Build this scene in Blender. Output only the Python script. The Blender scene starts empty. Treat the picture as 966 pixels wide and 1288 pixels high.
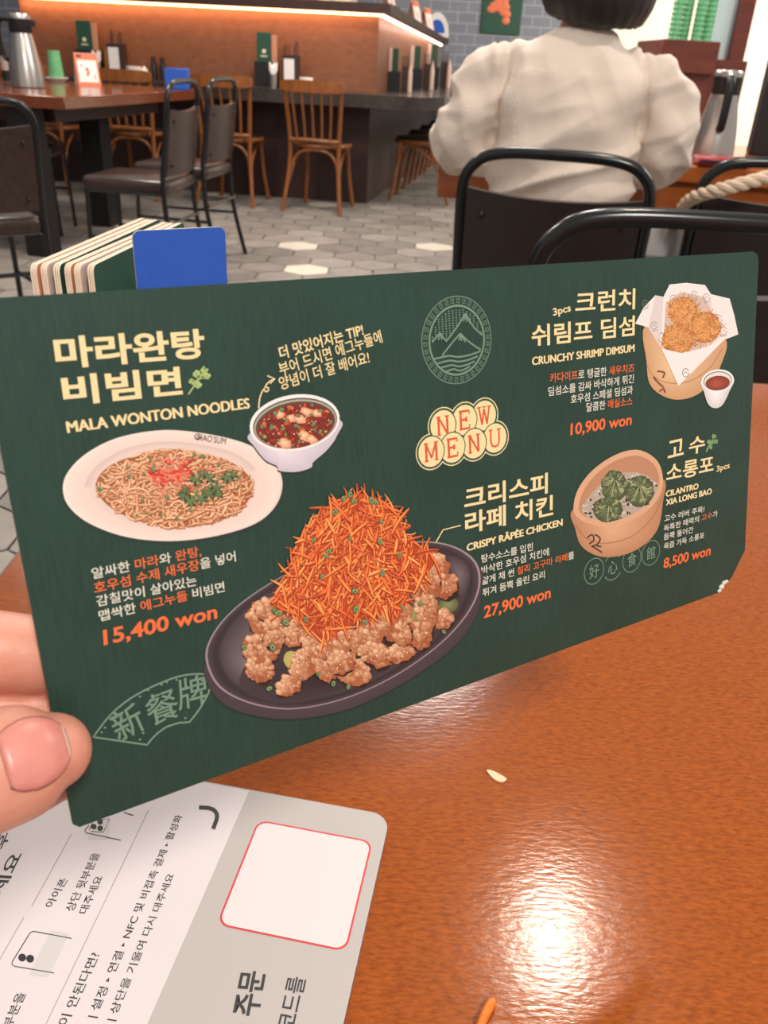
import bpy, bmesh, math, random
import numpy as np
from mathutils import Vector, Matrix, noise
random.seed(7)
S = bpy.context.scene
COL = S.collection
# ---------------------------------------------------------------- camera
F = 1040.0
PITCH = math.atan2(569.0, 1040.0)
ROLL = math.radians(3.2)
CAM = Vector((0, 0, 1.0))
FW = Vector((0, math.cos(PITCH), -math.sin(PITCH)))
R0 = Vector((1, 0, 0))
D0 = FW.cross(R0)
RT = R0 * math.cos(ROLL) - D0 * math.sin(ROLL)
DN = R0 * math.sin(ROLL) + D0 * math.cos(ROLL)
cd = bpy.data.cameras.new('camera')
cam = bpy.data.objects.new('camera', cd)
COL.objects.link(cam)
cam.matrix_world = Matrix(((RT.x, -DN.x, -FW.x, CAM.x), (RT.y, -DN.y, -FW.y, CAM.y), (RT.z, -DN.z, -FW.z, CAM.z), (0, 0, 0, 1)))
cd.sensor_fit = 'VERTICAL'
cd.sensor_height = 36.0
cd.lens = 36.0 * F / 1288.0
cd.clip_start = 0.01
cd.clip_end = 100
cd.dof.use_dof = True
cd.dof.focus_distance = 0.27
cd.dof.aperture_fstop = 30
S.camera = cam
# ---------------------------------------------------------------- world, lights, exposure
S.view_settings.view_transform = 'Standard'
S.view_settings.look = 'None'
S.view_settings.gamma = 1
S.view_settings.use_curve_mapping = False
S.view_settings.exposure = 0.0
W = bpy.data.worlds.new('world')
S.world = W
W.use_nodes = True
W.node_tree.nodes['Background'].inputs[0].default_value = (1.0, 0.93, 0.88, 1)
W.node_tree.nodes['Background'].inputs[1].default_value = 0.55

def area(name, loc, target, size, power, color=(1, .9, .8), shape='DISK', spread=math.pi):
    ld = bpy.data.lights.new(name, 'AREA')
    ld.shape = shape
    ld.size = size
    ld.energy = power
    ld.color = color
    ld.spread = spread
    o = bpy.data.objects.new(name, ld)
    COL.objects.link(o)
    o.location = loc
    o.rotation_euler = (Vector(target) - Vector(loc)).to_track_quat('-Z', 'Y').to_euler()
    return o
area('ceiling_panel_light', (0.62, -1.02, 2.65), (0.05, 0.3, 0.8), 0.4, 46, (1, .93, .86))
area('ceiling_downlight', (0.555, 1.53, 2.7), (0.42, 1.2, 0), 0.1, 14, (1, .88, .74))
area('ceiling_downlight', (-1.6, 3.9, 2.7), (-1.6, 3.9, 0), 0.5, 45, (1, .88, .76))
area('ceiling_downlight', (-0.4, 5.6, 2.7), (-0.4, 5.6, 0), 0.6, 46, (1, .9, .8))
area('ceiling_downlight', (0.2, 3.0, 2.7), (0.5, 2.4, 0), 0.5, 30, (1, .93, .88))
area('hall_light', (4.6, 7.2, 3.2), (4.6, 10, 1.2), 2.5, 330, (1, .93, .80))
area('hall_light', (3.4, 3.2, 2.7), (2.0, 3.0, 0.3), 1.2, 60, (1, .95, .92))

# ---------------------------------------------------------------- helpers
def srgb(r, g, b):
    def c(v):
        v /= 255.0
        return v / 12.92 if v <= 0.04045 else ((v + 0.055) / 1.055) ** 2.4
    return (c(r), c(g), c(b), 1.0)

def ray(x, y):
    return (RT * ((x - 483) / F)) + (DN * ((y - 644) / F)) + FW

def at(x, y, z):                      # point at height z seen at photo position x, y
    d = ray(x, y)
    return CAM + d * ((z - CAM.z) / d.z)

def aty(x, y, Y):                     # point at depth Y seen at photo position x, y
    d = ray(x, y)
    return CAM + d * (Y / d.y)

def mat(name, col, rough=.5, metal=0., spec=.5, var=None, scale=(8, 8, 8), bump=0., bscale=None, coat=0., detail=6, emit=None, trans=0., alpha=1., sheen=0., ior=1.45):
    m = bpy.data.materials.new(name)
    m.use_nodes = True
    nt = m.node_tree
    b = nt.nodes['Principled BSDF']
    b.inputs['Base Color'].default_value = col
    b.inputs['Roughness'].default_value = rough
    b.inputs['Metallic'].default_value = metal
    b.inputs['Specular IOR Level'].default_value = spec
    b.inputs['Coat Weight'].default_value = coat
    b.inputs['Transmission Weight'].default_value = trans
    b.inputs['IOR'].default_value = ior
    b.inputs['Alpha'].default_value = alpha
    if sheen:
        b.inputs['Sheen Weight'].default_value = sheen
    if emit:
        b.inputs['Emission Color'].default_value = emit[0]
        b.inputs['Emission Strength'].default_value = emit[1]
    if var or bump:
        tc = nt.nodes.new('ShaderNodeTexCoord')
        mp = nt.nodes.new('ShaderNodeMapping')
        mp.inputs['Scale'].default_value = scale
        nt.links.new(tc.outputs['Object'], mp.inputs[0])
        nz = nt.nodes.new('ShaderNodeTexNoise')
        nz.inputs['Scale'].default_value = 1.0
        nz.inputs['Detail'].default_value = detail
        nz.inputs['Roughness'].default_value = .65
        nt.links.new(mp.outputs[0], nz.inputs['Vector'])
        if var:
            cr = nt.nodes.new('ShaderNodeValToRGB')
            cr.color_ramp.elements[0].position = .3
            cr.color_ramp.elements[1].position = .7
            cr.color_ramp.elements[0].color = var
            cr.color_ramp.elements[1].color = col
            nt.links.new(nz.outputs[0], cr.inputs[0])
            nt.links.new(cr.outputs[0], b.inputs['Base Color'])
        if bump:
            bp = nt.nodes.new('ShaderNodeBump')
            bp.inputs['Strength'].default_value = bump
            bp.inputs['Distance'].default_value = .002
            src = nz
            if bscale:
                mp2 = nt.nodes.new('ShaderNodeMapping')
                mp2.inputs['Scale'].default_value = bscale
                nt.links.new(tc.outputs['Object'], mp2.inputs[0])
                src = nt.nodes.new('ShaderNodeTexNoise')
                src.inputs['Scale'].default_value = 1.0
                src.inputs['Detail'].default_value = 4
                nt.links.new(mp2.outputs[0], src.inputs['Vector'])
            nt.links.new(src.outputs[0], bp.inputs['Height'])
            nt.links.new(bp.outputs[0], b.inputs['Normal'])
    return m

class G:
    def __init__(s):
        s.v = []; s.f = []; s.m = []; s.c = []
    def add(s, vs, fs, mi=0, M=None):
        o = len(s.v)
        for p in vs:
            p = Vector(p)
            s.v.append(M @ p if M else p)
        for f in fs:
            s.f.append([i + o for i in f]); s.m.append(mi)
        return s
    def box(s, c, d, bev=0., M=None, mi=0, seg=1):
        bm = bmesh.new()
        bmesh.ops.create_cube(bm, size=1)
        for v in bm.verts:
            v.co = Vector((v.co.x * d[0] + c[0], v.co.y * d[1] + c[1], v.co.z * d[2] + c[2]))
        if bev:
            bmesh.ops.bevel(bm, geom=bm.edges[:], offset=bev, segments=seg, profile=.5, affect='EDGES')
        bm.verts.index_update()
        s.add([v.co.copy() for v in bm.verts], [[v.index for v in f.verts] for f in bm.faces], mi, M)
        bm.free(); return s
    def tube(s, pts, r, seg=10, closed=False, M=None, mi=0, flat=1., cap=True):
        pts = [Vector(p) for p in pts]; n = len(pts)
        rs = r if isinstance(r, (list, tuple)) else [r] * n
        T = []
        for i in range(n):
            a = pts[(i - 1) % n] if (closed or i) else pts[i]
            b = pts[(i + 1) % n] if (closed or i < n - 1) else pts[i]
            t = (b - a); T.append(t.normalized() if t.length > 1e-9 else Vector((0, 0, 1)))
        up = Vector((0, 0, 1)) if abs(T[0].z) < .9 else Vector((1, 0, 0))
        N = (up - T[0] * up.dot(T[0])).normalized()
        vs = []; fs = []
        for i in range(n):
            N = (N - T[i] * N.dot(T[i]))
            N = N.normalized()
            B = T[i].cross(N)
            for k in range(seg):
                a = 2 * math.pi * k / seg
                vs.append(pts[i] + N * (math.cos(a) * rs[i]) + B * (math.sin(a) * rs[i] * flat))
        for i in range(n if closed else n - 1):
            j = (i + 1) % n
            for k in range(seg):
                l = (k + 1) % seg
                fs.append([i * seg + k, j * seg + k, j * seg + l, i * seg + l][::-1])
        if not closed and cap:
            fs.append(list(range(seg))); fs.append([(n - 1) * seg + k for k in range(seg)][::-1])
        return s.add(vs, fs, mi, M)
    def lathe(s, prof, seg=24, M=None, mi=0, sx=1., sy=1.):
        vs = []; fs = []; n = len(prof)
        for (r, z) in prof:
            for k in range(seg):
                a = 2 * math.pi * k / seg
                vs.append((r * math.cos(a) * sx, r * math.sin(a) * sy, z))
        for i in range(n - 1):
            for k in range(seg):
                l = (k + 1) % seg
                fs.append([i * seg + k, i * seg + l, (i + 1) * seg + l, (i + 1) * seg + k])
        fs.append(list(range(seg))[::-1]); fs.append([(n - 1) * seg + k for k in range(seg)])
        return s.add(vs, fs, mi, M)
    def prism(s, poly, z0, z1, M=None, mi=0):
        n = len(poly)
        vs = [(p[0], p[1], z0) for p in poly] + [(p[0], p[1], z1) for p in poly]
        fs = [list(range(n))[::-1], [n + i for i in range(n)]]
        for i in range(n):
            j = (i + 1) % n
            fs.append([i, j, n + j, n + i])
        return s.add(vs, fs, mi, M)
    def build(s, name, mats, parent=None, smooth=True, ang=.7, colors=None):
        me = bpy.data.meshes.new(name)
        me.from_pydata([tuple(v) for v in s.v], [], s.f)
        if not isinstance(mats, (list, tuple)): mats = [mats]
        for m in mats: me.materials.append(m)
        me.polygons.foreach_set('material_index', s.m)
        if smooth:
            me.polygons.foreach_set('use_smooth', [True] * len(me.polygons))
            me.update()
            me.set_sharp_from_angle(angle=ang)
        if colors is not None:
            ca = me.color_attributes.new('print', 'FLOAT_COLOR', 'POINT')
            ca.data.foreach_set('color', np.asarray(colors, dtype=np.float32).ravel())
        me.update()
        o = bpy.data.objects.new(name, me)
        COL.objects.link(o)
        if parent: o.parent = parent
        return o

def tag(o, label, cat, group=None, kind=None):
    if label: o['label'] = label
    if cat: o['category'] = cat
    if group: o['group'] = group
    if kind: o['kind'] = kind
    return o

def thing(name, label, cat, loc=(0, 0, 0), rz=0., group=None):
    o = bpy.data.objects.new(name, None)
    o.empty_display_size = .05
    COL.objects.link(o)
    o.location = loc; o.rotation_euler = (0, 0, rz)
    return tag(o, label, cat, group)

def dup(root, loc, rz, label, group=None):
    def cp(o, par):
        c = o.copy(); COL.objects.link(c)
        if par: c.parent = par
        for ch in [x for x in bpy.data.objects if x.parent == o]: cp(ch, c)
        return c
    r = cp(root, None)
    r.location = loc; r.rotation_euler = (0, 0, rz); r['label'] = label
    if group: r['group'] = group
    return r

def struct(o): o['kind'] = 'structure'; return o

def remeshed(g, voxel, smooth_it=4):
    me = bpy.data.meshes.new('tmp'); me.from_pydata([tuple(v) for v in g.v], [], g.f)
    o = bpy.data.objects.new('tmp', me); COL.objects.link(o)
    r = o.modifiers.new('r', 'REMESH'); r.mode = 'VOXEL'; r.voxel_size = voxel
    sm = o.modifiers.new('s', 'SMOOTH'); sm.iterations = smooth_it; sm.factor = .5
    dg = bpy.context.evaluated_depsgraph_get(); dg.update()
    ev = o.evaluated_get(dg); m2 = ev.to_mesh()
    out = G()
    out.add([v.co.copy() for v in m2.vertices], [list(p.vertices) for p in m2.polygons])
    ev.to_mesh_clear()
    bpy.data.objects.remove(o); bpy.data.meshes.remove(me)
    return out

def ell(g, c, r, M=None, seg=16, rings=10):
    prof = [(max(1e-4, math.sin(math.pi * i / rings)), -math.cos(math.pi * i / rings)) for i in range(rings + 1)]
    T = Matrix.Translation(c) @ Matrix.Diagonal((r[0], r[1], r[2], 1))
    g.lathe(prof, seg, (M @ T) if M else T)

def spline(pts, n=8, closed=False):
    pts = [Vector(p) for p in pts]; N = len(pts); out = []
    for i in range(N if closed else N - 1):
        g = lambda k: pts[k % N] if closed else pts[max(0, min(N - 1, k))]
        p0, p1, p2, p3 = g(i - 1), g(i), g(i + 1), g(i + 2)
        for k in range(n):
            t = k / n
            out.append(.5 * ((2 * p1) + (p2 - p0) * t + (2 * p0 - 5 * p1 + 4 * p2 - p3) * t * t + (3 * p1 - p0 - 3 * p2 + p3) * t ** 3))
    if not closed: out.append(pts[-1])
    return out

# ---------------------------------------------------------------- materials
M_TABLE = mat('table_wood', srgb(168, 86, 28), .15, spec=.38, var=srgb(124, 58, 16), scale=(260, 820, 820), bump=.045, bscale=(220, 620, 620))
M_WOOD = mat('brown_wood', srgb(126, 66, 40), .14, var=srgb(96, 48, 30), scale=(5, 40, 40), bump=.05)
M_WOOD2 = mat('orange_brown_wood', srgb(178, 98, 46), .2, var=srgb(148, 76, 36), scale=(5, 40, 40), bump=.05)
M_REDWOOD = mat('red_brown_wood', srgb(116, 56, 42), .4, var=srgb(94, 42, 32), scale=(3, 30, 30))
M_BENT = mat('bentwood', srgb(150, 90, 44), .35, var=srgb(118, 66, 30), scale=(30, 30, 8))
M_PANEL = mat('bar_panel_wood', srgb(138, 88, 62), .5, var=srgb(120, 74, 50), scale=(14, 14, 30))
M_DARKBASE = mat('dark_base_wood', srgb(66, 42, 38), .5, var=srgb(52, 32, 30), scale=(20, 20, 3))
M_BLACKM = mat('black_metal', srgb(20, 20, 22), .22, spec=.6)
M_BLACK = mat('black_plastic', srgb(24, 24, 26), .45)
M_LEATHER = mat('brown_leather', srgb(66, 50, 46), .25, var=srgb(50, 37, 34), scale=(60, 60, 60), bump=.15)
M_BACKPANEL = mat('dark_leather', srgb(46, 34, 32), .4, var=srgb(36, 26, 26), scale=(60, 60, 60), bump=.1)
M_STEEL = mat('brushed_steel', srgb(190, 184, 178), .28, 1., bump=.06, scale=(300, 300, 6))
M_DARKLEG = mat('dark_table_leg', srgb(22, 18, 19), .6)
M_COUNTER = mat('dark_counter_top', srgb(70, 62, 58), .18, var=srgb(52, 46, 44), scale=(20, 20, 20))
M_WHITE = mat('white_ceramic', srgb(238, 232, 224), .25)
M_CUPGREEN = mat('green_cup_plastic', srgb(122, 190, 138), .3, var=srgb(96, 172, 116), scale=(20, 20, 60))
M_GREENCOVER = mat('green_menu_cover', srgb(36, 78, 60), .5)
M_BLUE = mat('blue_menu_cover', srgb(46, 96, 196), .5, var=srgb(42, 90, 188), scale=(200, 200, 200), bump=.05)
M_CREAM = mat('cream_card', srgb(236, 216, 190), .6)
M_PINK = mat('pale_pink_card', srgb(216, 190, 178), .6)
M_SALMON = mat('salmon_card', srgb(206, 140, 110), .6)
M_ORANGE = mat('orange_card', srgb(232, 122, 84), .5)
M_SKIN = mat('skin', srgb(216, 154, 130), .45, var=srgb(202, 134, 114), scale=(40, 40, 40), bump=.1, bscale=(500, 500, 500))
b_ = M_SKIN.node_tree.nodes['Principled BSDF']
b_.inputs['Subsurface Weight'].default_value = .15
b_.inputs['Subsurface Radius'].default_value = (.008, .004, .002)
b_.inputs['Subsurface Scale'].default_value = .5
M_GOLD = mat('amber_liquid', srgb(190, 130, 40), .2)
M_PAPER = mat('white_paper', srgb(236, 230, 226), .6)
# ================================================================ our table
TZ = 0.74
g = G()
g.box((0.59, 0.335, TZ - .019), (1.61, 0.90, .038), .006)
tb = thing('dining_table', 'large glossy orange-brown wooden table in the foreground under the held menu card', 'table', (0, 0, 0))
g.build('tabletop', M_TABLE, tb)
for x in (-.16, 1.3):
    for y in (-.03, .70):
        G().box((x, y, .35), (.07, .07, .70), .004).build('leg', M_DARKLEG, tb)
G().box((.57, .335, .675), (1.4, .66, .07), .003).build('apron', M_DARKLEG, tb)

# ================================================================ menu card (held in the hand)
TL = Vector((-0.07708, 0.14532, 0.95873)); TR_ = Vector((0.11101, 0.26752, 0.95328)); BL_ = Vector((-0.06242, 0.12079, 0.85251))
CW = 0.22435; CH = 0.10998
UX = (TR_ - TL).normalized()
VY = (TL - BL_).normalized(); VY = (VY - UX * VY.dot(UX)).normalized()
NZ = UX.cross(VY)
CARD_M = Matrix(((UX.x, VY.x, NZ.x, BL_.x), (UX.y, VY.y, NZ.y, BL_.y), (UX.z, VY.z, NZ.z, BL_.z), (0, 0, 0, 1)))
def uv(x, y):                         # photo position of a mark on the card -> place on the card, metres
    d = ray(x, y)
    p = CAM + d * ((BL_ - CAM).dot(NZ) / d.dot(NZ))
    q = p - BL_
    return (q.dot(UX), q.dot(VY))

card = thing('menu_card', 'dark green laminated menu card with dish photographs and prices, held upright by a hand', 'menu card')
card.matrix_world = CARD_M
M_GREEN = bpy.data.materials.new('green_laminate'); M_GREEN.use_nodes = True
nt = M_GREEN.node_tree; b = nt.nodes['Principled BSDF']
tc = nt.nodes.new('ShaderNodeTexCoord')
mp = nt.nodes.new('ShaderNodeMapping'); mp.inputs['Scale'].default_value = (1500, 120, 1)
nt.links.new(tc.outputs['Object'], mp.inputs[0])
n1 = nt.nodes.new('ShaderNodeTexNoise'); n1.inputs['Scale'].default_value = 1; n1.inputs['Detail'].default_value = 3
nt.links.new(mp.outputs[0], n1.inputs['Vector'])
n2 = nt.nodes.new('ShaderNodeTexNoise'); n2.inputs['Scale'].default_value = 40; n2.inputs['Detail'].default_value = 4
nt.links.new(tc.outputs['Object'], n2.inputs['Vector'])
ad = nt.nodes.new('ShaderNodeMath'); ad.operation = 'ADD'
nt.links.new(n1.outputs[0], ad.inputs[0]); nt.links.new(n2.outputs[0], ad.inputs[1])
cr = nt.nodes.new('ShaderNodeValToRGB')
cr.color_ramp.elements[0].position = .7; cr.color_ramp.elements[0].color = srgb(26, 52, 42)
cr.color_ramp.elements[1].position = 1.3; cr.color_ramp.elements[1].color = srgb(34, 64, 53)
ad2 = nt.nodes.new('ShaderNodeMath'); ad2.operation = 'MULTIPLY'; ad2.inputs[1].default_value = .5
nt.links.new(ad.outputs[0], ad2.inputs[0])
cr.color_ramp.elements[0].position = .35; cr.color_ramp.elements[1].position = .65
nt.links.new(ad2.outputs[0], cr.inputs[0]); nt.links.new(cr.outputs[0], b.inputs['Base Color'])
b.inputs['Roughness'].default_value = .42
bp = nt.nodes.new('ShaderNodeBump'); bp.inputs['Strength'].default_value = .15; bp.inputs['Distance'].default_value = .0004
nt.links.new(n1.outputs[0], bp.inputs['Height']); nt.links.new(bp.outputs[0], b.inputs['Normal'])
M_EDGE = mat('worn_card_edge', srgb(150, 150, 132), .7, var=srgb(96, 104, 90), scale=(300, 300, 300))
M_COREW = mat('white_card_core', srgb(225, 222, 210), .8, var=srgb(200, 196, 180), scale=(300, 300, 300))

def rounded(w, h, r, n=5, corners=(1, 1, 1, 1)):
    out = []
    for (cx, cy, a0, on) in ((r, r, 180, corners[0]), (w - r, r, 270, corners[1]), (w - r, h - r, 0, corners[2]), (r, h - r, 90, corners[3])):
        if not on:
            out.append((cx + (r if cx > w / 2 else -r), cy + (r if cy > h / 2 else -r))); continue
        for k in range(n + 1):
            a = math.radians(a0 + 90 * k / n)
            out.append((cx + r * math.cos(a), cy + r * math.sin(a)))
    return out
brc = [uv(905, 745), uv(912, 735), uv(920, 727), uv(937, 692)]
outl = [(0, .0012), (.0012, 0)] + brc[:1] + [(brc[1][0], brc[1][1])] + [brc[2], brc[3]]
outl += [(CW, CH - .003), (CW - .0009, CH - .0009), (CW - .003, CH), (.003, CH), (.0009, CH - .0009), (0, CH - .003)]
TH = .0013
g = G(); n = len(outl)
vs = [(p[0], p[1], 0) for p in outl] + [(p[0], p[1], -TH) for p in outl]
g.add(vs, [list(range(n))], 0)
g.add(vs, [[n + i for i in range(n)][::-1]], 0)
g.add(vs, [[i, (i + 1) % n, n + (i + 1) % n, n + i][::-1] for i in range(n)], 1)
g.build('board', [M_GREEN, M_EDGE], card, smooth=False)
# the torn lower right corner: a bent-back tip and a frayed bit of white core
g = G()
a, c, d = brc[3], brc[2], brc[0]
tip = uv(930, 731)
g.add([(a[0], a[1], -.0002), (d[0], d[1], -.0002), (tip[0] - .001, tip[1], -.0042), (a[0], a[1], -.0012), (d[0], d[1], -.0012), (tip[0] - .001, tip[1], -.0050)],
      [[0, 1, 2][::-1], [3, 4, 5], [0, 1, 4, 3], [1, 2, 5, 4], [2, 0, 3, 5]])
o = g.build('bent_corner', M_GREEN, card, smooth=False)
g = G()
for (px, py, r) in ((907, 738, .0014), (910, 733, .0011), (904, 743, .0009), (913, 731, .0008)):
    q = uv(px, py); ell(g, (q[0], q[1], .0002), (r, r * .7, .0006), seg=8, rings=5)
o = g.build('frayed_corner', M_COREW, card); o['label'] = 'frayed white cardboard at the torn corner'

# ---------------------------------------------------------------- printing on the card
M_PRINT = bpy.data.materials.new('printed_ink'); M_PRINT.use_nodes = True
nt = M_PRINT.node_tree; b = nt.nodes['Principled BSDF']; b.inputs['Roughness'].default_value = .45
at_ = nt.nodes.new('ShaderNodeAttribute'); at_.attribute_name = 'print'
nt.links.new(at_.outputs['Color'], b.inputs['Base Color'])

class P:                               # flat coloured print, built from the back to the front
    def __init__(s, z0=.00006): s.v = []; s.f = []; s.c = []; s.z = z0; s.dz = 1e-7; s.map = uv
    def _v(s, x, y, c):
        q = s.map(x, y); s.v.append((q[0], q[1], s.z)); s.c.append(c)
    def poly(s, pts, c):
        o = len(s.v)
        for p in pts: s._v(p[0], p[1], c)
        s.f.append(list(range(o, o + len(pts)))[::-1]); s.z += s.dz
    def fan(s, pts, cen, cin, cout):
        o = len(s.v); s._v(cen[0], cen[1], cin)
        for p in pts: s._v(p[0], p[1], cout)
        n = len(pts)
        for i in range(n): s.f.append([o, o + 1 + (i + 1) % n, o + 1 + i])
        s.z += s.dz
    def ring(s, A, B, ca, cb):
        o = len(s.v); n = len(A)
        cf = lambda c, i: c(i / n) if callable(c) else c
        for i in range(n): s._v(A[i][0], A[i][1], cf(ca, i))
        for i in range(n): s._v(B[i][0], B[i][1], cf(cb, i))
        for i in range(n):
            j = (i + 1) % n
            s.f.append([o + i, o + n + i, o + n + j, o + j])
        s.z += s.dz
    def stroke(s, pts, w, c, c2=None):
        pts = [Vector((p[0], p[1])) for p in pts]; n = len(pts); o = len(s.v)
        for i in range(n):
            t = pts[min(i + 1, n - 1)] - pts[max(i - 1, 0)]
            t = t.normalized() if t.length > 1e-6 else Vector((1, 0))
            nn = Vector((-t.y, t.x)); ww = w(i / (n - 1)) if callable(w) else w
            a = pts[i] + nn * ww / 2; b = pts[i] - nn * ww / 2
            cc = c if c2 is None else lerp(c, c2, i / (n - 1))
            s._v(a.x, a.y, cc); s._v(b.x, b.y, cc)
        for i in range(n - 1):
            s.f.append([o + 2 * i, o + 2 * i + 2, o + 2 * i + 3, o + 2 * i + 1])
        s.z += s.dz
    def build(s, name, parent, m=None):
        g = G(); g.v = [Vector(v) for v in s.v]; g.f = s.f; g.m = [0] * len(s.f)
        for i, f in enumerate(g.f):       # every printed patch faces outwards
            a, b, c = [g.v[k] for k in f[:3]]
            nn = sum((( g.v[f[k]].x * g.v[f[(k + 1) % len(f)]].y - g.v[f[(k + 1) % len(f)]].x * g.v[f[k]].y) for k in range(len(f))))
            if nn < 0: g.f[i] = f[::-1]
        return g.build(name, m or M_PRINT, parent, smooth=False, colors=s.c)

def lerp(a, b, t): return tuple(a[i] * (1 - t) + b[i] * t for i in range(4))
def jit(c, a):
    k = 1 + random.uniform(-a, a); return (c[0] * k, c[1] * k * (1 + random.uniform(-a, a) * .3), c[2] * k, 1)
def circ(cx, cy, rx, ry=None, n=20, rot=0., wob=0.):
    ry = ry or rx; out = []
    for k in range(n):
        a = 2 * math.pi * k / n; w = 1 + random.uniform(-wob, wob)
        x = rx * math.cos(a) * w; y = ry * math.sin(a) * w
        out.append((cx + x * math.cos(rot) - y * math.sin(rot), cy + x * math.sin(rot) + y * math.cos(rot)))
    return out
def sp2(pts, n=8, closed=True): return [(p.x, p.y) for p in spline([(q[0], q[1], 0) for q in pts], n, closed)]
def scalep(pts, k, c=None, dy=0.):
    c = c or (sum(p[0] for p in pts) / len(pts), sum(p[1] for p in pts) / len(pts))
    return [(c[0] + (p[0] - c[0]) * k, c[1] + (p[1] - c[1]) * k + dy) for p in pts]

CREAM = srgb(238, 212, 158); OFFW = srgb(218, 212, 196); ORNG = srgb(230, 108, 60); SAGE = srgb(112, 138, 118); INK = srgb(60, 60, 58)
_tm = {}
def ink(c):
    k = tuple(round(x, 4) for x in c)
    if k not in _tm:
        _tm[k] = mat('lettering_ink', c, .45)
    return _tm[k]

def glyphs(body, bold=0., runs=None, shear=0., spacing=1.):
    cu = bpy.data.curves.new('t', 'FONT'); cu.body = body; cu.size = 1; cu.resolution_u = 4
    cu.offset = bold; cu.fill_mode = 'FRONT'; cu.dimensions = '2D'; cu.shear = shear; cu.space_character = spacing
    for _ in range(3): cu.materials.append(None)
    if runs:
        for k, ch in enumerate(body):
            cu.body_format[k].material_index = 1 if any(a <= k < e for a, e in runs) else 0
    o = bpy.data.objects.new('t', cu); COL.objects.link(o)
    dg = bpy.context.evaluated_depsgraph_get(); dg.update()
    me = o.evaluated_get(dg).to_mesh()
    vs = [v.co.copy() for v in me.vertices]; fs = [list(p.vertices) for p in me.polygons]; ms = [p.material_index for p in me.polygons]
    o.evaluated_get(dg).to_mesh_clear(); bpy.data.objects.remove(o); bpy.data.curves.remove(cu)
    return vs, fs, ms

def text_in(g, body, bl, tr, h, bold=0., runs=None, shear=0., mi=(0, 1), z=.00008):
    vs, fs, ms = glyphs(body, bold, runs, shear)
    latin = all(ord(c) < 1000 for c in body)
    x0 = min(v.x for v in vs); x1 = max(v.x for v in vs); y0 = 0. if latin else min(v.y for v in vs); y1 = max(v.y for v in vs)
    a = Vector(uv(*bl)); d = Vector(uv(*tr)) - a
    w = math.sqrt(d.length_squared - h * h); th = math.atan2(d.y, d.x) - math.atan2(h, w)
    th = max(-.03, min(.03, th)) if abs(th) < .08 else th
    c, s_ = math.cos(th), math.sin(th)
    out = []
    for v in vs:
        x = (v.x - x0) / (x1 - x0) * w; y = (v.y - y0) / (y1 - y0) * h
        out.append((a.x + x * c - y * s_, a.y + x * s_ + y * c, z))
    for e in ((-1, 0, 1) if latin and bold < .01 else (0,)):      # double-struck capitals
        for f, m in zip(fs, ms):
            g.add([(out[i][0] + e * .00012, out[i][1] + (e == 0) * .00008, out[i][2] + (e + 1) * 2e-6) for i in f], [list(range(len(f)))], mi[1] if m == 1 else mi[0])

def runs_of(t):                         # [..] marks the orange words
    out = []; r = []; 
    for ch in t:
        if ch == '[': s0 = len(out)
        elif ch == ']': r.append((s0, len(out)))
        else: out.append(ch)
    return ''.join(out), r

def block(name, lines, label=None):
    g = G(); cols = []
    def ci(c):
        if c not in cols: cols.append(c)
        return cols.index(c)
    for (t, bl, tr, c, bold, sh, h) in lines:
        body, r = runs_of(t)
        text_in(g, body, bl, tr, h * .00094, bold, r or None, sh, (ci(c), ci(ORNG)))
    o = g.build(name, [ink(c) for c in cols], card, smooth=False)
    if label: o['label'] = label
    return o
HB = .030; MB = .010
block('dish_title', [('마라완탕', (71.5, 465), (255.8, 414.7), CREAM, HB, 0, 6.4), ('비빔면', (81, 511.5), (226.8, 462.5), CREAM, HB, 0, 6.2), ('MALA WONTON NOODLES', (85.4, 544.5), (312.6, 500.8), CREAM, 0, 0, 2.3)])
block('tip_lettering', [('더 맛있어지는 TIP!', (353.3, 453.2), (454.7, 406.6), CREAM, .02, 0, 3.1), ('부어 드시면 에그누들에', (353.3, 474), (477.8, 415.2), CREAM, MB, 0, 3.2), ('양념이 더 잘 배어요!', (353.3, 491.5), (462.1, 441.3), CREAM, MB, 0, 3.2)])
block('dish_description', [('알싸한 [마라]와 [완탕,]', (116.6, 730), (252.1, 686.6), OFFW, .012, 0, 2.7), ('[호우섬 수제 새우장]을 넣어', (119.3, 747.5), (295.4, 693), OFFW, .012, 0, 2.7),
      ('감칠맛이 살아있는', (122.1, 764), (246.5, 724.3), OFFW, .012, 0, 2.6), ('맵싹한 [에그누들] 비빔면', (125.5, 782.5), (281.4, 731.3), OFFW, .012, 0, 2.6)])
block('price_lettering', [('15,400 won', (130.5, 811.5), (272.2, 760.6), ORNG, .026, .05, 3.5)])
block('dish_title', [('크리스피', (584, 642), (689, 595.7), CREAM, .022, 0, 6.3), ('라페 치킨', (585, 672.5), (696, 624.2), CREAM, .022, 0, 6.3), ('CRISPY RÂPÉE CHICKEN', (587.3, 693.2), (707.1, 650.4), CREAM, .006, 0, 2.6)])
block('dish_description', [('탕수소스를 입힌', (605.4, 708.6), (670.1, 683.1), OFFW, MB, 0, 2.5), ('바삭한 호우섬 치킨에', (605.4, 723), (690.3, 689), OFFW, MB, 0, 2.5), ('얇게 채 썬 [칠리 고구마 라페]를', (606.2, 736.5), (721.8, 693.2), OFFW, MB, 0, 2.5), ('튀겨 듬뿍 올린 요리', (607, 751.2), (684.8, 717.6), OFFW, MB, 0, 2.5)])
block('price_lettering', [('27,900 won', (608.3, 777.5), (692.4, 737.7), ORNG, .026, .05, 3.6)])
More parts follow.
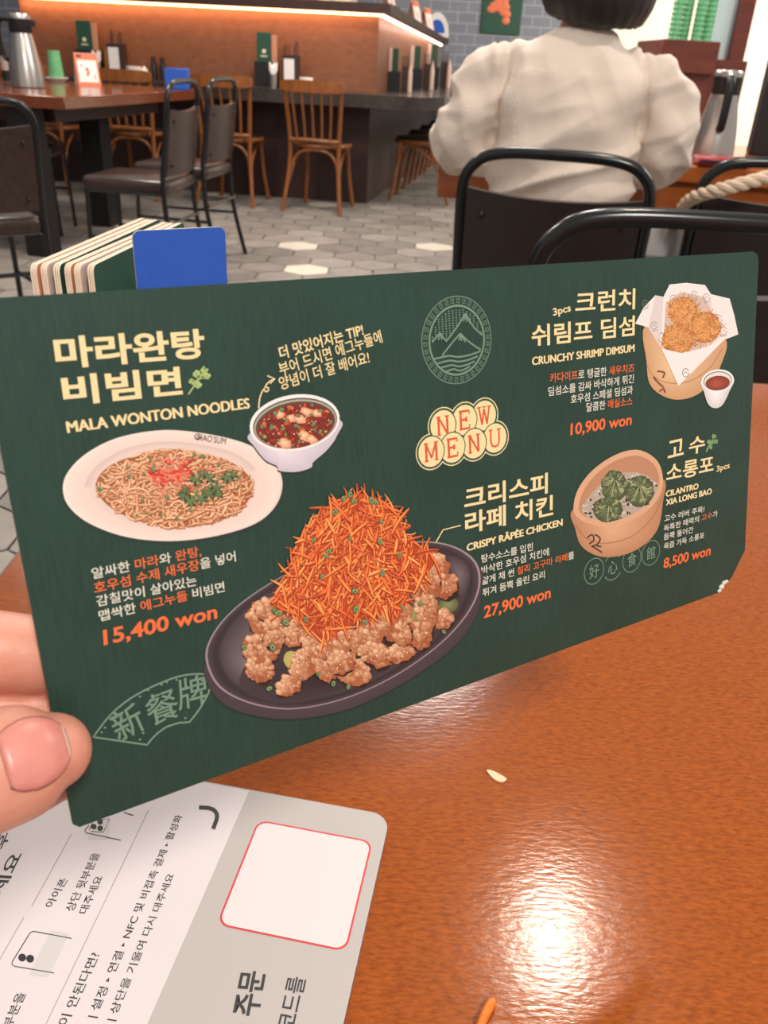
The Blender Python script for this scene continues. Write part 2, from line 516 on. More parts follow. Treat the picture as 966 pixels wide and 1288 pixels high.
block('dish_title', [('3pcs', (695.7, 397.5), (717, 382.5), CREAM, .02, 0, 2.0), ('크런치', (723.4, 395), (799, 362.9), CREAM, .018, 0, 6.1), ('쉬림프 딤섬', (668.7, 437), (798.3, 397), CREAM, .018, 0, 6.0), ('CRUNCHY SHRIMP DIMSUM', (669.4, 459.4), (797.6, 433.1), CREAM, .0, 0, 2.2)])
block('dish_description', [('[카다이프]로 탱글한 [새우치즈]', (691.6, 482), (797.6, 457.4), OFFW, MB, 0, 2.7), ('딤섬소를 감싸 바삭하게 튀긴', (689.6, 498.9), (797, 470.9), OFFW, MB, 0, 2.7), ('호우섬 스페셜 딤섬과', (717.6, 508.5), (795.9, 484.7), OFFW, MB, 0, 2.7), ('달콤한 [매실소스]', (737.2, 518.5), (795.2, 498.9), OFFW, MB, 0, 2.7)])
block('price_lettering', [('10,900 won', (717, 547.5), (794.6, 520.5), ORNG, .026, .05, 3.4)])
block('dish_title', [('고', (839.5, 577), (860, 551), CREAM, .018, 0, 5.6), ('수', (866, 573), (887, 547), CREAM, .018, 0, 5.8), ('소롱포', (837.4, 607), (898.4, 576.7), CREAM, .018, 0, 5.9), ('3pcs', (901, 593.5), (917.5, 581), CREAM, .02, 0, 2.0), ('CILANTRO', (837.4, 625), (878.2, 607.6), CREAM, .006, 0, 2.0), ('XIA LONG BAO', (837.4, 635.8), (895, 614), CREAM, .006, 0, 2.0)])
block('dish_description', [('고수 러버 주목!', (835.3, 656.8), (885.8, 636.4), OFFW, MB, 0, 2.3), ('독특한 매력의 [고수]가', (834.5, 669.4), (902.6, 641.9), OFFW, MB, 0, 2.3), ('듬뿍 들어간', (834.5, 680), (871.9, 662.1), OFFW, MB, 0, 2.3), ('육즙 가득 소롱포', (834.5, 691.8), (885.8, 669.2), OFFW, MB, 0, 2.3)])
block('price_lettering', [('8,500 won', (834, 715), (894.2, 686.8), ORNG, .026, .05, 3.5)])

# sage coloured emblems
def cu2(c):                             # emblem drawn in card metres
    def f(x, y): return (c[0] + x, c[1] + y)
    return f
e0 = uv(575, 428.2); ex = (uv(618.7, 424.5)[0] - uv(531.8, 432)[0]) / 2
p = P(); p.map = lambda x, y: (e0[0] + x * ex, e0[1] + y * ex)
def arcpts(r, a0, a1, n=40, cx=0, cy=0): return [(cx + r * math.cos(math.radians(a0 + (a1 - a0) * k / n)), cy + r * math.sin(math.radians(a0 + (a1 - a0) * k / n))) for k in range(n + 1)]
p.stroke(arcpts(1.0, 0, 360, 64), .022, SAGE)
p.stroke(arcpts(.79, 0, 360, 64), .05, SAGE)
for k in range(34):                    # key-fret border
    a = 360 * k / 34
    q = lambda r, d: (r * math.cos(math.radians(a + d)), r * math.sin(math.radians(a + d)))
    p.stroke([q(.86, -3), q(.86, 3.2), q(.95, 3.2), q(.95, -2.2), q(.905, -2.2), q(.905, .8)], .018, SAGE)
for k in range(-7, 8):                 # hatched sky
    x = k * .1
    for y in np.arange(0.02, .74, .055):
        top = .34 if abs(x) < .5 else .1
        m = max(.5 - abs(x - .25) * 1.05, .14 - abs(x + .5) * .9, -.1)
        if x * x + y * y < .52 and y > m + .08: p.stroke([(x - .03, y), (x + .03, y)], .014, SAGE); p.stroke([(x, y - .02), (x, y + .02)], .012, SAGE)
for pts in ([(-.72, .02), (-.55, .16), (-.47, .2), (-.40, .10), (-.3, .0)], [(-.3, .02), (0, .3), (.2, .52), (.27, .58), (.34, .48), (.5, .26), (.74, .06)], [(-.45, -.3), (-.2, -.08), (0, .08), (.1, .14), (.2, .05), (.42, -.12), (.68, -.28)], [(.27, .58), (.2, .42)], [(.27, .58), (.3, .4)], [(.27, .58), (.4, .36)], [(.1, .14), (.04, .0)], [(.1, .14), (.12, -.02)], [(.1, .14), (.24, -.06)], [(-.5, .18), (-.54, .06)], [(-.47, .2), (-.44, .06)]):
    p.stroke(sp2(pts, 5, False) if len(pts) > 2 else pts, .04, SAGE)
for y, x0, x1 in ((-.36, -.68, .66), (-.47, -.6, .58), (-.58, -.5, .48), (-.68, -.36, .34)):
    p.stroke(sp2([(x0, y), (x0 * .4, y + .03), (0, y - .02), (x1 * .5, y - .01), (x1, y + .05)], 6, False), .04, SAGE)
o = p.build('mountain_emblem', card); o['label'] = 'round sage emblem of mountains within a fretwork ring'

p = P()                                # fan with three characters
p.map = uv
F0 = uv(117.1, 926.9); F1 = uv(268, 850); F2 = uv(238.1, 908.2); F3 = uv(185, 936.7)
fan = sp2([(117.1, 926.9), (140, 898), (171, 874), (215.8, 853.5), (246.5, 847.5), (268, 850)], 5, False) + sp2([(262, 872), (252, 890), (238.1, 908.2)], 3, False) + sp2([(225, 909), (208, 915), (194, 926), (185, 936.7)], 4, False) + [(117.1, 926.9)]
p.stroke(fan, 2.2, SAGE)
for (x, y) in ((176, 876), (186, 868), (203, 861), (210, 858), (222, 855), (132, 915), (128, 921), (233, 903), (176, 930), (180, 922), (254, 856)):
    p.poly(circ(x, y, 1.6, 1.3, 8), SAGE)
p.build('fan_emblem', card)['label'] = 'sage outline of a folding fan'
def rot_text(g, body, cx, cy, w, h, rot, bold, mi=0):
    vs, fs, ms = glyphs(body, bold); c = uv(cx, cy)
    x0 = min(v.x for v in vs); x1 = max(v.x for v in vs); y0 = min(v.y for v in vs); y1 = max(v.y for v in vs)
    for f in fs:
        q = []
        for i in f:
            x = ((vs[i].x - x0) / (x1 - x0) - .5) * w; y = ((vs[i].y - y0) / (y1 - y0) - .5) * h
            q.append((c[0] + x * math.cos(rot) - y * math.sin(rot), c[1] + x * math.sin(rot) + y * math.cos(rot), .00009))
        g.add(q, [list(range(len(q)))], mi)
g = G()
rot_text(g, '新', 160, 908, .0064, .0075, .22, .006); rot_text(g, '餐', 204, 889, .0071, .0075, .06, .006); rot_text(g, '牌', 242, 870, .0068, .0075, -.06, .006)
g.build('fan_characters', [ink(SAGE)], card, smooth=False)
p = P()                                # overlapping rings with four characters
for k, (x, y) in enumerate(((747, 718.4), (770.5, 713.4), (794.6, 703.7), (818.5, 695.3))):
    c0 = uv(x, y); rr = .0040
    p.map = lambda a, b, c0=c0: (c0[0] + a, c0[1] + b)
    if k % 2 == 0 or k == 3: p.stroke(arcpts(rr, 0, 360, 30), .00028, SAGE)
    else: p.stroke(arcpts(rr, 215, 325, 16), .00028, SAGE); p.stroke(arcpts(rr, 40, 140, 12), .00028, SAGE)
p.build('ring_emblem', card)
g = G()
for ch, (x, y) in zip('好心食館', ((747, 718.4), (770.5, 713.4), (794.6, 703.7), (818.5, 695.3))): rot_text(g, ch, x, y, .0040, .0043, 0, .006)
g.build('ring_characters', [ink(SAGE)], card, smooth=False)

# NEW MENU badge
BADGE = [('N', 557.2, 535.2), ('E', 584.2, 528.2), ('W', 608.8, 522.7), ('M', 542.3, 568.2), ('E', 569.1, 563.1), ('N', 596.3, 558), ('U', 622.4, 551)]
p = P(); rb = .00376
LT = {  # slab serif capitals in a unit box
 'N': ([[(.18, 0), (.18, 1)], [(.18, 1), (.8, 0)], [(.8, 0), (.8, 1)]], [(.18, 0), (.18, 1), (.8, 1)]),
 'E': ([[(.22, 0), (.22, 1)], [(.1, 1), (.85, 1), (.85, .8)], [(.22, .52), (.62, .52)], [(.62, .38), (.62, .66)], [(.1, 0), (.85, 0), (.85, .22)]], []),
 'W': ([[(.12, 1), (.32, 0)], [(.32, 0), (.5, .9)], [(.5, .9), (.7, 0)], [(.7, 0), (.9, 1)]], [(.12, 1), (.5, 1), (.9, 1)]),
 'M': ([[(.14, 0), (.14, 1)], [(.14, 1), (.5, .15)], [(.5, .15), (.86, 1)], [(.86, 0), (.86, 1)]], [(.14, 0), (.14, 1), (.86, 0), (.86, 1)]),
 'U': ([[(.18, 1), (.18, .3), (.28, .06), (.5, 0), (.72, .06), (.82, .3), (.82, 1)]], [(.18, 1), (.82, 1)])}
for rr, c in ((rb * 1.24, CREAM), (rb * 1.17, srgb(48, 84, 70)), (rb * 1.1, CREAM)):
    for ch, x, y in BADGE:
        c0 = uv(x, y); p.map = lambda a, b, c0=c0: (c0[0] + a, c0[1] + b)
        p.poly(arcpts(rr, 0, 360, 32)[:-1], c)
order = [BADGE[2], BADGE[1], BADGE[0], BADGE[6], BADGE[5], BADGE[4], BADGE[3]]
for ch, x, y in order[::1]:
    c0 = uv(x, y); p.map = lambda a, b, c0=c0: (c0[0] + a, c0[1] + b)
    p.poly(arcpts(rb * 1.1, 0, 360, 32)[:-1], srgb(48, 84, 70))
    p.poly(arcpts(rb * 1.02, 0, 360, 32)[:-1], CREAM)
for ch, x, y in BADGE:
    c0 = uv(x, y); s_ = .0045
    p.map = lambda a, b, c0=c0: (c0[0] + (a - .5) * s_ * .95, c0[1] + (b - .5) * s_)
    st, se = LT[ch]
    RED = srgb(206, 84, 52)
    for q in st: p.stroke(q, .16 if len(q) == 2 and q[0][0] == q[1][0] else .13, RED)
    for (x_, y_) in se: p.stroke([(x_ - .15, y_), (x_ + .15, y_)], .08, RED)
p.build('new_menu_badge', card)['label'] = 'cream scalloped badge with red capitals'
# arrow and leader line
p = P()
p.stroke(sp2([(325.3, 513.6), (326.2, 503), (329, 494), (333, 488), (337, 487.5), (337.5, 491), (334, 492.5), (332.5, 489), (335.5, 483), (340, 479), (345.5, 476.5)], 5, False), 1.6, CREAM)
p.stroke([(336, 472.5), (345.8, 476.6), (339.5, 482.5)], 1.6, CREAM)
p.build('pointer_arrow', card)
p = P()
p.stroke([(579.5, 660.8), (557.2, 666.4), (547.9, 682.4)], 1.3, CREAM)
p.build('leader_line', card)
# cilantro sprigs beside the titles
def sprig(p, stem, tips, r, c):
    p.stroke(sp2(stem, 5, False), 2.0, c)
    for (x, y) in tips:
        p.stroke([stem[len(stem) // 2], (x, y)], 1.2, c)
        for k in range(6):
            a = k * 1.05 + random.random()
            p.poly(circ(x + math.cos(a) * r * .55, y + math.sin(a) * r * .55, r * .48, r * .42, 8, wob=.25), jit(c, .15))
LF = srgb(160, 178, 112)
p = P(); sprig(p, [(236.8, 496), (243, 487), (249, 478), (256, 470)], [(242, 480), (249, 484), (247, 470), (257, 465.5), (260, 473)], 5.0, LF)
p.build('cilantro_sprig', card)
p = P(); sprig(p, [(888, 568), (892, 561), (897, 554)], [(892, 556), (898, 549), (900, 555), (893, 562)], 3.2, srgb(120, 150, 104))
p.build('cilantro_sprig', card)
# ================================================================ printed dish photographs
def sc(o, k): return lambda x, y: (o[0] + x / k, o[1] + y / k)
def onion(p, x, y, r, rot=None):
    rot = random.random() * 3 if rot is None else rot
    p.poly(circ(x, y, r, r * .72, 12, rot), jit(srgb(72, 104, 62), .2))
    p.poly(circ(x + .1 * r, y - .05 * r, r * .68, r * .45, 10, rot), jit(srgb(146, 164, 112), .15))
    p.poly(circ(x + .1 * r, y, r * .42, r * .26, 8, rot), jit(srgb(84, 80, 52), .2))
def leaf(p, x, y, r, c, lobes=5):
    rot = random.random() * 6.3; pts = []
    for k in range(lobes * 4):
        a = 2 * math.pi * k / (lobes * 4); rr = r * (.62 + .38 * math.cos(lobes * a)) * random.uniform(.85, 1.1)
        pts.append((x + rr * math.cos(a + rot), y + rr * .8 * math.sin(a + rot)))
    p.fan(pts, (x, y), lerp(c, (.5, .6, .3, 1), .12), c)

# --- mala wonton noodles on an oval plate
p = P(.0001)
pl = sp2([(79, 612), (88, 590), (112, 568), (150, 550), (205, 541), (262, 546), (312, 559), (343, 580), (355, 605), (348, 634), (322, 658), (272, 674), (214, 680.5), (158, 675), (112, 658), (86, 636)], 6)
pc = (217, 611)
PW = srgb(238, 214, 202); PS = srgb(206, 180, 172)
p.poly(scalep(pl, 1.015, pc, 2.5), srgb(34, 52, 44))
p.poly(pl, PW)
N = len(pl)
def litrim(t): return lerp(srgb(246, 228, 216), srgb(214, 190, 184), .5 + .5 * math.cos(6.283 * (t - .55)))
p.ring(pl, scalep(pl, .97, pc), litrim, PW)
p.ring(scalep(pl, .97, pc), scalep(pl, .80, (218, 612)), PW, lambda t: lerp(PW, PS, .35))
inn = scalep(pl, .80, (218, 612))
p.ring(inn, scalep(pl, .72, (219, 613)), lambda t: lerp(PW, PS, .9 if t < .45 else .25), lambda t: lerp(PW, PS, .5))
p.fan(scalep(pl, .72, (219, 613)), (219, 613), lerp(PW, PS, .7), lerp(PW, PS, .5))
nd = sp2([(120, 613), (132, 590), (165, 574), (206, 565), (250, 569), (292, 582), (315, 602), (316, 622), (298, 645), (262, 659), (215, 663), (170, 654), (136, 636)], 5)
p.poly(nd, srgb(160, 96, 58))
from mathutils.geometry import intersect_point_tri_2d
def inside(pt, poly):
    x, y = pt; c = False; j = len(poly) - 1
    for i in range(len(poly)):
        if (poly[i][1] > y) != (poly[j][1] > y) and x < (poly[j][0] - poly[i][0]) * (y - poly[i][1]) / (poly[j][1] - poly[i][1]) + poly[i][0]: c = not c
        j = i
    return c
random.seed(3)
NC = [srgb(230, 168, 120), srgb(218, 148, 98), srgb(236, 184, 140), srgb(196, 122, 76), srgb(226, 158, 108)]
cnt = 0
while cnt < 560:
    x = random.uniform(118, 318); y = random.uniform(564, 664)
    if not inside((x, y), nd): continue
    cnt += 1
    a = random.uniform(0, 6.28); L = random.uniform(14, 36); k = random.uniform(-.13, .13); pts = []; px, py = x, y
    for i in range(9):
        if not inside((px, py), scalep(nd, 1.03)): break
        pts.append((px, py)); px += math.cos(a) * L / 8; py += math.sin(a) * L / 8 * .8; a += k * L / 8 * random.uniform(.6, 1.6)
    if len(pts) < 4: continue
    c = jit(random.choice(NC), .1); w = random.uniform(1.7, 2.4)
    p.stroke([(q[0] + .5, q[1] + .7) for q in pts], w + .8, jit(srgb(152, 88, 52), .15))
    p.stroke(pts, w, c, jit(c, .08)); p.stroke([(q[0] - .2, q[1] - .3) for q in pts], w * .35, lerp(c, (1, .85, .7, 1), .35))
for k in range(60):
    x = random.gauss(214, 15); y = random.gauss(595, 8); a = random.uniform(-.9, .9) + .4; L = random.uniform(6, 15)
    p.stroke(sp2([(x, y), (x + L * .5 * math.cos(a), y + L * .5 * math.sin(a) + random.uniform(-2, 2)), (x + L * math.cos(a), y + L * math.sin(a))], 3, False), random.uniform(1.8, 3.2), jit(random.choice([srgb(204, 62, 48), srgb(226, 96, 76), srgb(176, 44, 40), srgb(232, 120, 96)]), .12))
for (x, y) in ((189, 578), (162, 599), (125, 615), (179, 628), (202, 648), (244, 572), (255, 574), (275, 585), (185, 645), (160, 588), (210, 625), (300, 612), (240, 642), (222, 652), (172, 648), (300, 600), (192, 590), (181, 595)): onion(p, x, y, random.uniform(2.4, 4))
p.stroke(sp2([(240, 637), (246, 620), (252, 606), (262, 597)], 4, False), 1.8, srgb(92, 122, 70))
p.stroke(sp2([(246, 620), (260, 612), (280, 600)], 4, False), 1.6, srgb(92, 122, 70))
for (x, y, r) in ((230, 622, 9), (239, 630, 9), (262, 620, 10), (252, 627, 9), (272, 613, 9), (285, 600, 9), (292, 596, 7), (262, 600, 8), (245, 602, 9), (254, 594, 7), (232, 616, 7), (274, 622, 6)):
    leaf(p, x + 1, y + 1.5, r * 1.2, srgb(34, 44, 28)); leaf(p, x, y, r * 1.2, jit(srgb(84, 104, 62), .2))
p.build('noodle_dish_picture', card)['label'] = 'printed picture of red garnished noodles on an oval white plate'
g = G(); rot_text(g, "HAO'SUM", 266.5, 552, .0062, .0014, -.30, 0)
for v in g.v: v.z = .00022
g.build('plate_lettering', [ink(INK)], card, smooth=False)
p = P(.00022); p.stroke(circ(248.5, 549, 4.2, 3.6, 16) , .9, INK); p.stroke([(246, 550.5), (248, 547.5), (250.5, 550.5)], .8, INK); p.stroke([(245.5, 551.5), (251.5, 551.5)], .7, INK)
p.build('plate_mark', card)

# --- chili wonton bowl
p = P(.00012); T = -.16
bc = (370.3, 532)
body = sp2([(314, 545), (320, 562), (334, 579), (348, 586), (351, 592), (372, 593.5), (391, 588), (394, 581), (412, 565), (424, 547), (427, 528), (370, 520)], 5)
p.poly(scalep(body, 1.02, None, 1.5), srgb(32, 48, 42))
p.fan(body, (350, 560), srgb(232, 222, 226), srgb(196, 184, 194))
rim = circ(370.3, 531.5, 57, 35, 40, T)
p.poly(rim, srgb(240, 230, 226)); p.poly(circ(370.8, 532.3, 53.5, 31.5, 40, T), srgb(92, 92, 78)); p.poly(circ(371, 533, 52, 30, 40, T), srgb(176, 166, 150)); p.poly(circ(371.2, 533.8, 50.5, 28.5, 40, T), srgb(84, 70, 58))
p.poly(circ(371.5, 535.5, 48.5, 27.5, 40, T), srgb(120, 38, 26))
def inb(): 
    while 1:
        a = random.uniform(0, 6.28); r = math.sqrt(random.random()); return (371.5 + 46 * r * math.cos(a), 535.5 + 26 * r * math.sin(a) - 46 * r * math.cos(a) * .15)
for k in range(190):
    x, y = inb(); p.poly(circ(x, y, random.uniform(1, 3), random.uniform(.8, 2), 7, random.random() * 3, .3), jit(random.choice([srgb(160, 46, 28), srgb(104, 30, 22), srgb(196, 74, 40), srgb(214, 120, 70), srgb(90, 26, 20), srgb(178, 52, 34)]), .2))
for (x, y, r) in ((358, 558, 9), (383, 548, 9), (392, 553, 8), (377, 527, 8), (385, 518, 8), (366, 526, 6), (398, 520, 6), (352, 522, 6)):
    q = circ(x, y, r, r * .7, 14, random.random(), .2); p.fan(q, (x - 1, y - 1.5), srgb(246, 206, 168), srgb(206, 138, 98))
for k in range(26):
    x, y = inb(); onion(p, x, y, random.uniform(2, 3.6))
for k in range(30):
    x, y = inb(); p.poly(circ(x, y, 1, .8, 6), jit(srgb(240, 210, 160), .1))
p.build('wonton_bowl_picture', card)['label'] = 'printed picture of a white bowl of red chili wontons'

# --- crispy chicken with shredded sweet potato
p = P(.00012); q_ = sc((240, 600), 2.415)
outer = sp2([(258.6, 830), (264, 803), (286, 773), (322, 744), (372, 716), (440, 693), (505, 682), (552, 682), (585, 694), (602, 714), (602, 744), (584, 778), (548, 815), (492, 853), (430, 880), (366, 892), (312, 884), (274, 863)], 6)
under = sp2([(258.2, 832), (262, 862), (284, 887), (322, 900), (372, 904), (440, 891), (512, 856), (572, 812), (600, 772), (605, 738), (604, 715), (560, 690), (400, 730), (290, 790)], 6)
p.poly(scalep(under, 1.0, None, 2), srgb(26, 42, 36))
p.fan(under, (430, 830), srgb(96, 80, 86), srgb(66, 54, 60))
p.poly(outer, srgb(150, 132, 136))
oc = (431, 787)
p.poly(scalep(outer, .985, oc), srgb(58, 46, 50))
i1 = scalep(outer, .93, (431, 786))
p.ring(scalep(outer, .985, oc), i1, srgb(74, 60, 64), srgb(46, 36, 40)); 
p.poly(i1, srgb(52, 42, 46))
i2 = scalep(outer, .90, (431, 788))
p.fan(i2, (310, 835), srgb(118, 104, 108), srgb(66, 54, 58))
p.fan(sp2([(330, 880), (300, 860), (330, 820), (440, 800), (560, 760), (585, 740), (560, 790), (500, 835), (430, 868), (370, 884)], 4), (430, 845), srgb(34, 26, 28), srgb(64, 52, 56))
p.fan(sp2([(562, 700), (583, 705), (592, 724), (582, 752), (570, 735)], 4), (578, 722), srgb(112, 98, 102), srgb(62, 50, 54))
random.seed(11)
def piece(cx, cy, rx, ry, rot=0.):
    x, y = q_(cx, cy); rx /= 2.415; ry /= 2.415
    p.poly(circ(x + 1, y + 2.5, rx * 1.04, ry * 1.05, 18, rot, .1), srgb(44, 26, 20))
    p.poly(circ(x, y, rx, ry, 18, rot, .12), srgb(168, 98, 58))
    n = int(14 + rx * ry / 7)
    for k in range(n):
        a = random.uniform(0, 6.28); r = math.sqrt(random.random()) * .95
        u = rx * r * math.cos(a); v = ry * r * math.sin(a); X = x + u * math.cos(rot) - v * math.sin(rot); Y = y + u * math.sin(rot) + v * math.cos(rot)
        t = max(0, min(1, .5 - (v / ry) * .5 - (u / rx) * .25 + random.uniform(-.3, .3)))
        c = lerp(srgb(168, 92, 54), srgb(238, 180, 138), t); s = random.uniform(1.8, 5.4)
        p.fan(circ(X, Y, s, s * .85, 9, random.random(), .18), (X - s * .25, Y - s * .3), lerp(c, srgb(252, 220, 180), .45 * t), lerp(c, srgb(130, 62, 36), .5))
    for k in range(int(n * .12)):
        X = x + rx * random.uniform(-.7, .7); Y = y + ry * random.uniform(-.7, .6)
        p.poly(circ(X, Y, random.uniform(.6, 1.3), .7, 6, random.random() * 3), jit(srgb(250, 214, 170), .08))
def leek(x, y, rx, ry, rot, c): X, Y = q_(x, y); p.fan(circ(X, Y, rx / 2.415, ry / 2.415, 12, rot, .06), (X, Y - 2), lerp(c, (1, 1, .6, 1), .15), c)
leek(780, 390, 34, 24, -.4, srgb(84, 92, 46)); leek(665, 418, 38, 28, .3, srgb(120, 124, 58)); leek(308, 556, 26, 30, -.6, srgb(176, 160, 84))
for a in ((745, 270, 34, 36), (772, 328, 36, 40), (712, 318, 48, 62), (768, 430, 28, 28), (205, 425, 34, 48), (235, 400, 40, 36), (262, 450, 40, 36), (620, 432, 46, 66, .2), (715, 400, 34, 56, -.2), (696, 478, 36, 44), (320, 472, 52, 42, -.5), (212, 520, 54, 48), (208, 582, 44, 38, .2), (380, 500, 46, 46), (352, 560, 66, 40, -.8), (298, 630, 44, 28, -.6), (412, 560, 40, 60), (470, 500, 56, 48), (540, 478, 42, 48), (430, 520, 50, 34), (492, 590, 52, 40, .3), (455, 560, 40, 36), (540, 530, 32, 30), (575, 545, 32, 36, .5), (632, 533, 42, 28, -.2), (640, 475, 30, 34), (250, 490, 34, 30)):
    piece(*a)
mound = [q_(*t) for t in ((490, 52), (560, 60), (610, 95), (640, 140), (660, 190), (720, 230), (738, 262), (700, 320), (660, 360), (640, 410), (560, 420), (500, 440), (430, 480), (390, 505), (330, 430), (262, 400), (248, 372), (290, 300), (310, 240), (330, 180), (380, 120), (430, 70))]
p.poly(mound, srgb(176, 66, 26))
CC = [srgb(228, 104, 42), srgb(240, 132, 60), srgb(206, 78, 32), srgb(248, 156, 84), srgb(218, 90, 38), srgb(190, 62, 28)]
ap = q_(490, 40)
for k in range(900):
    while 1:
        x, y = q_(random.uniform(250, 745), random.uniform(50, 500))
        if inside((x, y), mound): break
    d = math.atan2(y - ap[1] + 25, x - ap[0]) ; a = d + random.gauss(0, .75); L = random.uniform(12, 42); cv = random.uniform(-.6, .6)
    pts = []; px, py = x - math.cos(a) * L / 2, y - math.sin(a) * L / 2; aa = a - cv / 2
    for i in range(6): pts.append((px, py)); px += math.cos(aa) * L / 5; py += math.sin(aa) * L / 5; aa += cv / 5
    w0 = random.uniform(1.6, 2.8); c = jit(random.choice(CC), .14)
    if k > 840: w0 *= 1.15; c = jit(random.choice(CC[:2] + [CC[3]]), .1)
    if k > 250: p.stroke([(t[0] + .7, t[1] + 1.1) for t in pts], lambda t: (w0 + .8) * (1 - .6 * abs(2 * t - 1) ** 2), jit(srgb(160, 56, 24), .2))
    p.stroke(pts, lambda t: w0 * (1 - .75 * abs(2 * t - 1) ** 2.5), c, jit(c, .15))
    p.stroke([(t[0] - .3, t[1] - .4) for t in pts], lambda t: w0 * .35 * (1 - .8 * abs(2 * t - 1)), lerp(c, srgb(255, 190, 120), .4))
for (x, y) in ((460, 65), (480, 52), (492, 72), (545, 70), (560, 78), (435, 105), (415, 225), (408, 240), (370, 190), (575, 135), (572, 195), (480, 185), (252, 405), (285, 440), (262, 412), (525, 438), (495, 345), (395, 300), (235, 640), (430, 625), (475, 635), (160, 515), (245, 515), (385, 595), (578, 290), (765, 468), (640, 395), (345, 430), (498, 400), (630, 235), (694, 384)):
    X, Y = q_(x, y); onion(p, X, Y, random.uniform(3.4, 5.6))
p.build('chicken_dish_picture', card)['label'] = 'printed picture of crispy chicken under shredded carrot on a dark oval plate'

# --- crunchy shrimp dimsum in a paper lined steamer, with a sauce cup
p = P(.00012); q_ = sc((640, 320), 2.963)
Q = lambda pts: [q_(*t) for t in pts]
p.fan(sp2(Q([(508, 262), (512, 400), (522, 478), (560, 520), (620, 541), (690, 528), (750, 480), (790, 410), (804, 310), (660, 240)]), 5), q_(600, 420), srgb(226, 188, 148), srgb(198, 150, 108))
p.stroke(sp2(Q([(512, 410), (540, 455), (600, 480), (680, 470), (750, 420), (795, 350)]), 4, False), 1.3, srgb(176, 128, 84))
paper = Q([(470, 258), (500, 200), (545, 152), (575, 158), (598, 112), (660, 106), (730, 114), (752, 148), (822, 165), (840, 230), (854, 298), (802, 318), (720, 400), (630, 490), (580, 380), (566, 350), (518, 272)])
p.poly(paper, srgb(232, 222, 218))
p.poly(Q([(575, 158), (570, 240), (566, 350), (518, 272), (545, 152)]), srgb(214, 202, 198)); p.poly(Q([(752, 148), (760, 240), (790, 300), (720, 350), (740, 200)]), srgb(216, 206, 200))
p.poly(Q([(585, 180), (640, 140), (730, 160), (770, 250), (720, 350), (640, 372), (572, 340)]), srgb(204, 180, 168))
for (x, y) in ((508, 185), (540, 265), (612, 165), (690, 150), (782, 240), (800, 285), (655, 440), (735, 160), (745, 340), (580, 330)):
    X, Y = q_(x, y); p.stroke(circ(X, Y, 4, 4.6, 14), .7, srgb(128, 134, 126)); p.stroke([(X - 2, Y + 1), (X, Y - 2), (X + 2, Y + 1)], .7, srgb(128, 134, 126)); p.stroke([(X - 3, Y + 7), (X + 4, Y + 5.5)], 1.0, srgb(150, 152, 146))
for (cx, cy, r) in ((648, 212, 56), (728, 272, 60), (628, 318, 58)):
    X, Y = q_(cx, cy); r /= 2.963
    p.fan(circ(X, Y, r, r, 20, 0, .06), (X - 3, Y - 4), srgb(232, 160, 92), srgb(170, 98, 46))
    for k in range(330):
        a = random.uniform(0, 6.28); rr = r * math.sqrt(random.random()); x = X + rr * math.cos(a); y = Y + rr * math.sin(a); b0 = random.uniform(0, 6.28); L = random.uniform(4, 9); cv = random.uniform(-.4, .4); pts = []
        for i in range(5): pts.append((x, y)); x += math.cos(b0) * L / 4; y += math.sin(b0) * L / 4; b0 += cv
        p.stroke(pts, random.uniform(.5, .9), jit(lerp(srgb(168, 96, 44), srgb(246, 184, 114), random.random()), .1))
p.poly(Q([(566, 350), (640, 368), (720, 350), (800, 318), (720, 400), (630, 490), (580, 380)]), srgb(236, 226, 222))
X, Y = q_(657, 441); p.stroke(circ(X, Y, 4, 5.4, 14), .9, srgb(110, 118, 110)); p.stroke([(X - 2, Y + 1), (X, Y - 2), (X + 2, Y + 1)], .8, srgb(110, 118, 110))
for st in (((538, 455), (548, 470), (575, 495)), ((552, 435), (578, 440), (572, 460)), ((560, 510), (575, 500), (580, 515))): p.stroke(sp2(Q(st), 4, False), 2.0, srgb(130, 74, 44))
p.fan(sp2(Q([(714, 470), (724, 510), (742, 560), (770, 573), (796, 558), (820, 510), (836, 462), (778, 440)]), 5), q_(770, 520), srgb(242, 238, 236), srgb(206, 200, 200))
X, Y = q_(776, 470); p.poly(circ(X, Y, 20.5, 14, 30, -.12), srgb(236, 232, 226)); p.poly(circ(X, Y + .5, 18, 12, 30, -.12), srgb(86, 104, 92)); p.poly(circ(X, Y + .8, 17, 11.2, 30, -.12), srgb(224, 216, 208))
p.fan(circ(X, Y + 3, 15.4, 9, 26, -.1), (X - 2, Y + 4), srgb(176, 84, 62), srgb(128, 52, 40))
p.build('shrimp_dish_picture', card)['label'] = 'printed picture of three fried shrimp balls in a paper lined steamer'

# --- cilantro xia long bao in a bamboo steamer
p = P(.00012); q_ = sc((560, 520), 2.379)
p.fan(sp2(Q([(383, 285), (388, 345), (408, 398), (462, 428), (530, 424), (590, 396), (635, 345), (650, 268), (649, 195), (520, 240)]), 5), q_(500, 350), srgb(216, 166, 130), srgb(180, 128, 94))
rimp = sp2(Q([(383, 285), (396, 228), (440, 170), (508, 124), (575, 109), (630, 138), (650, 190), (640, 245), (596, 296), (514, 335), (436, 330), (398, 312)]), 6)
p.poly(rimp, srgb(212, 164, 128)); rc = q_(520, 222); 
p.ring(rimp, scalep(rimp, .965, rc), srgb(226, 182, 148), srgb(200, 148, 112))
inr = sp2(Q([(398, 282), (412, 232), (452, 180), (512, 140), (572, 126), (620, 148), (640, 192), (628, 240), (584, 286), (512, 320), (440, 316), (410, 304)]), 6)
p.ring(inr, scalep(inr, .8, q_(524, 240)), lambda t: srgb(190, 138, 106), srgb(140, 92, 66)); p.poly(scalep(inr, .94, q_(522, 236)), srgb(184, 132, 100))
